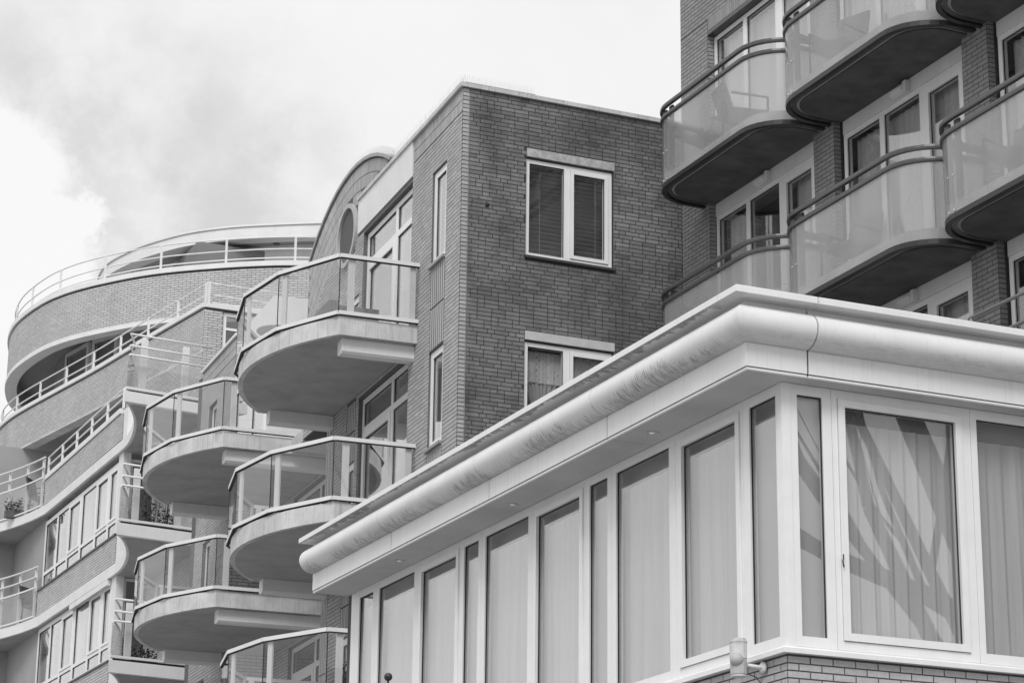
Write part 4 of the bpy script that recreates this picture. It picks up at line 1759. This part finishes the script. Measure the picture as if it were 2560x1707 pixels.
# floor slabs with the curved ends
near = [(12.5, 48.05), (12.76, 48.56), (13.03, 49.25), (13.25, 50.0), (13.43, 50.85), (13.53, 51.6), (13.545, 52.2)]
farc = [(13.53, 59.1), (13.42, 59.9), (13.25, 60.7), (13.0, 61.55), (12.75, 62.3), (12.6, 63.0)]
SLZ = [(15.27, 15.50), (12.45, 12.70), (9.63, 9.88)]
for i, (a, b) in enumerate(SLZ):
    pl = [Vector(p) for p in [(15.2, 48.45)] ] + catmull(near, 4) + catmull(farc, 4) + [Vector((12.6, 66)), Vector((15.2, 66))]
    mb = MB()
    mb.prism(pl, a, b)
    mb.build('floor_slab', 'white', cur)
    inn = [Vector((15.15, 48.6)), Vector((12.75, 48.25))] + [p + Vector((.07, .03)) for p in catmull(near, 4)[2:]] + [p + Vector((.07, 0)) for p in catmull(farc, 4)] + [Vector((12.7, 65.9)), Vector((15.1, 65.9))]
    mb = MB()
    mb.prism(inn, a - .012, a - .001)
    mb.build('soffit', 'soffit', cur)
    # corner balcony: glass screen, rails
    pth = [Vector((14.42, 48.36)), Vector((12.55, 48.12))]
    pt2 = [Vector((12.55, 48.12))] + [Vector(p) + Vector((.04, 0)) for p in near[1:4]]
    mb = MB()
    mb.sweep(pth, [(-.02, b + .06), (.02, b + .06), (.02, b + .11), (-.02, b + .11)])
    mb.sweep(pt2, [(-.02, b + .06), (.02, b + .06), (.02, b + .11), (-.02, b + .11)])
    bl = mb.build('bottom_rail', 'alu', cur)
    for q in (pth, pt2):
        mb = MB()
        mb.sweep(q, [(-.005, b + .112), (.005, b + .112), (.005, b + .76), (-.005, b + .76)])
        mb.build('glass_panel', 'glass_b', bl)
    mb = MB()
    mb.sweep(pth + pt2[1:], [(-.06, b + .005), (-.03, b + .005), (-.03, b + .055), (-.06, b + .055)])
    mb.build('dark_kerb', 'blackmetal', bl)
    mb = MB()
    for z in (b + .8, b + 1.0, b + 1.25):
        mb.tube([(14.42, 48.32, z), (12.58, 48.1, z)], .024, 8)
        mb.tube([(12.58, 48.1, z), (12.95, 49.05, z)], .024, 8)
    mb.build('rails', 'alu', bl)
    for (x, y) in ((12.95, 48.35), (13.9, 48.5)):
        mb = MB()
        mb.box(ID, (x - .07, x + .07), (y - .03, y + .03), (b + .003, b + 1.24))
        mb.build('post', 'alu', bl)
    # curved glass screen at the far end
    if i < 2:
        fa = Curve(catmull([(13.5, 59.42), (13.38, 60.1), (13.16, 61.0), (12.97, 61.6), (12.75, 62.3), (12.6, 63.0)], 4))
        n_ = 4
        mb = MB()
        mb.sweep(fa.off(0), [(-.02, b + .03), (.02, b + .03), (.02, b + .07), (-.02, b + .07)])
        mb.sweep(fa.off(0), [(-.02, b + .75), (.02, b + .75), (.02, b + .79), (-.02, b + .79)])
        gl = mb.build('glass_rail', 'alu', cur)
        for j in range(n_):
            mb = MB()
            mb.sweep(fa.off(0, .3, fa.len * j / n_ + .01, fa.len * (j + 1) / n_ - .01), [(-.005, b + .072), (.005, b + .072), (.005, b + .748), (-.005, b + .748)])
            mb.build('glass_panel', 'glass_b', gl)
        mb = MB()
        for z in (b + 1.05, b + 1.3):
            mb.tube([(*p, z) for p in fa.off(-.03, .3)], .024, 8)
        mb.build('rails', 'alu', gl)
        for j in range(4):
            p = fa.T(fa.len * (j + .2) / 4, -.08, 0)
            mb = MB()
            mb.box(ID, (p.x - .03, p.x + .03), (p.y - .03, p.y + .03), (b + .002, b + 1.29))
            mb.build('post', 'alu', gl)


def TW(u, o, z):
    return Vector((13.66 - o, u, z))


for i, (za, zb) in enumerate(((13.40, 15.14), (10.58, 12.43), (8.0, 9.62))):
    window(cur, TW, 52.5, 59.45, za, zb, 0, .10, .10, vb=[(53.36, .13), (54.5, .15), (55.85, .15), (57.08, .13), (58.2, .13)], hb=[(za + .40, .08, None)], sash=(1, 3, 7), sw=.06, name='strip_window')
    mb = MB()
    mb.box(ID, (13.62, 13.80), (52.12, 52.49), (za, zb + .12))
    mb.build('end_post', 'white', cur)

    def TE(u, o, z):
        return Vector((u, 52.2 - o, z))
    window(cur, TE, 13.82, 14.43, za - .65, zb, -.05, .07, .06, name='door')
for (a, b) in BANDS:
    mb = MB()
    mb.prism([(13.57, 52.09), (13.57, 51.75), (14.4, 51.75), (14.4, 52.09)], a - .02, b + .06)
    mb.build('band_end', 'white', cur)
mb = MB()
mb.box(ID, (13.54, 13.65), (52.6, 55.95), (12.31, 12.44))
mb.build('awning_box', 'white', cur)
mb = MB()
mb.box(ID, (14.9, 20), (52.9, 62.8), (0, 15.4))
mb.box(ID, (17.5, 24), (60.5, 72), (0, 23.5))
mb.box(ID, (16.2, 20), (54.2, 60), (15.4, 18.2))
mb.build('interior', 'interior', cur)
mb = MB()
mb.box(ID, (12.65, 15.2), (62.96, 63.3), (0, 15.26))
mb.box(ID, (13.0, 15.3), (63.2, 63.4), (15.51, 17.93))
mb.build('recess_wall', 'greywall', cur)
mb = MB()
mb.box(ID, (13.7, 14.9), (59.47, 62.95), (0, 15.26))
mb.build('recess_side_wall', 'greywall', cur)
# blinds inside the strip windows
for i, (za, zb) in enumerate(((13.45, 15.1), (10.63, 12.38))):
    for j, (a, b) in enumerate(((52.6, 53.3), (54.6, 55.2), (55.95, 56.6))):
        mb = MB()
        mb.box(TW, (a, b), (-.32, -.30), (za + (.0 if j == 0 else .45), zb - .02))
        mb.build('roller_blind', 'white', cur)
for nm, x, z, zz in (('square wall lamp with a pale front, on the grey recessed wall at the left edge', 13.945, 14.845, 0), ('dark box lamp on the grey recessed wall below the pale one', 13.93, 12.10, 1)):
    t = thing('wall_lamp', nm, 'lamp')
    mb = MB()
    mb.box(ID, (x - .10, x + .10), (62.86, 62.958), (z - .11 - .03 * zz, z + .11))
    mb.build('housing', 'darkmetal', t)
    mb = MB()
    mb.box(ID, (x - .075, x + .075), (62.845, 62.858), (z - .08, z + .085))
    mb.build('diffuser', 'offwhite' if zz == 0 else 'darkmetal', t)
mb = MB()
p = c2.T(find_u(c2, -.6, 18.3, 152), -.6, 18.35)
mb.lathe(p, [(.16, 0), (.16, -.05), (.1, -.09), (.02, -.1)], 18)
tag(mb.build('ceiling_lamp', 'greymetal'), 'round lamp under the soffit of the lower curved brick band', 'lamp')
t = thing('garden_urn', 'dark stone urn on the small glazed corner balcony of the curved building', 'urn')
mb = MB()
mb.lathe((13.02, 48.62, 12.70), [(.10, 0), (.10, .04), (.045, .10), (.05, .16), (.12, .24), (.15, .36), (.13, .46), (.08, .52)], 18)
mb.build('body', 'wicker', t)
mb = MB()
mb.lathe((13.02, 48.62, 13.22), [(.085, 0), (.07, .05), (.02, .09), (.015, .12)], 14)
mb.build('lid', 'wicker', t)

# ================================================================== leaning tree mirrored in the pavilion glass
t = thing('leaning_tree', 'bare leaning tree mirrored as dark diagonal bands in the big pavilion window', 'tree')
mb = MB()
mb.tube([(29.5, -1.5, 0), (27.6, -1.2, 5), (25.6, -1.0, 9.5), (23.6, -.8, 13.5), (21.8, -.6, 17), (20, -.5, 20)], .36, 12, .14)
mb.build('trunk', 'bark', t)
rs = random.Random(12)
mb = MB()


def limb(p, d, ln, r, depth):
    p = Vector(p)
    d = Vector(d).normalized()
    pts = [p]
    for i in range(4):
        d = (d + Vector((rs.uniform(-.15, .15), rs.uniform(-.15, .15), rs.uniform(-.1, .15)))).normalized()
        pts.append(pts[-1] + d * ln / 4)
    mb.tube(pts, r, 6, r * .45)
    if depth:
        for i in range(3):
            q = pts[rs.randint(1, 4)]
            limb(q, d + Vector((rs.uniform(-.9, .9), rs.uniform(-.6, .6), rs.uniform(-.3, .9))), ln * .62, r * .42, depth - 1)


for (p, d, ln, r) in (((28.9, -1.4, 2.0), (.35, .1, .9), 12, .22), ((29.0, -1.4, 1.5), (.75, .0, .7), 11, .18), ((27.0, -1.2, 6.2), (.9, .0, .5), 9, .13), ((27.6, -1.2, 5), (-.55, .1, .9), 9, .20), ((26.4, -1.1, 7.6), (.35, .1, .9), 7, .16), ((25.6, -1.0, 9.5), (-.9, 0, .35), 7, .2), ((23.6, -.8, 13.5), (.2, .2, 1), 5, .14), ((24.6, -.9, 11.5), (.8, .1, .4), 5, .12), ((28.4, -1.3, 3.2), (-.6, -.1, .85), 10, .26)):
    limb(p, d, ln, r, 3)
mb.build('limbs', 'bark', t, recalc=False)

# ================================================================== chairs and plants on the far balconies
garden_chair('dark folding chair behind the upper curved glass screen at the left edge', 13.75, 60.3, 15.5, .9, group='chairs on the curved glass balconies')
garden_chair('dark folding chair behind the lower curved glass screen at the left edge', 13.75, 60.2, 12.7, .7, group='chairs on the curved glass balconies')
rs = random.Random(21)
for (x, y, z, h, lab) in ((13.55, 48.75, 12.70, .55, 'leafy plant in a dark trough beside the urn on the corner balcony'),
                          (13.35, 48.8, 9.88, .45, 'leafy plant in a dark trough on the lowest corner balcony'),
                          (13.3, 61.0, 15.5, .35, 'small plant in a trough beside the chair on the upper curved balcony')):
    t = thing('planted_trough', lab, 'plant', group='planted troughs on the far balconies')
    mb = MB()
    mb.box(ID, (x - .35, x + .35), (y - .1, y + .1), (z + .01, z + .2))
    mb.build('trough', 'pot', t)
    mb = MB()
    for i in range(170):
        c = Vector((x + rs.uniform(-.36, .36), y + rs.uniform(-.13, .13), z + .2 + abs(rs.gauss(0, h * .45))))
        d = Vector((rs.gauss(0, 1), rs.gauss(0, 1), rs.gauss(.4, .6))).normalized()
        sd_ = d.cross(Vector((rs.gauss(0, 1), rs.gauss(0, 1), rs.gauss(0, 1)))).normalized()
        a = rs.uniform(.03, .06)
        mb.face([c - d * a, c + sd_ * a * .45, c + d * a, c - sd_ * a * .45])
    for i in range(14):
        p = Vector((x + rs.uniform(-.3, .3), y, z + .19))
        mb.tube([p, p + Vector((rs.uniform(-.08, .08), rs.uniform(-.05, .05), h * rs.uniform(.6, 1.2)))], .005, 4)
    mb.build('foliage', 'leaf', t, recalc=False)
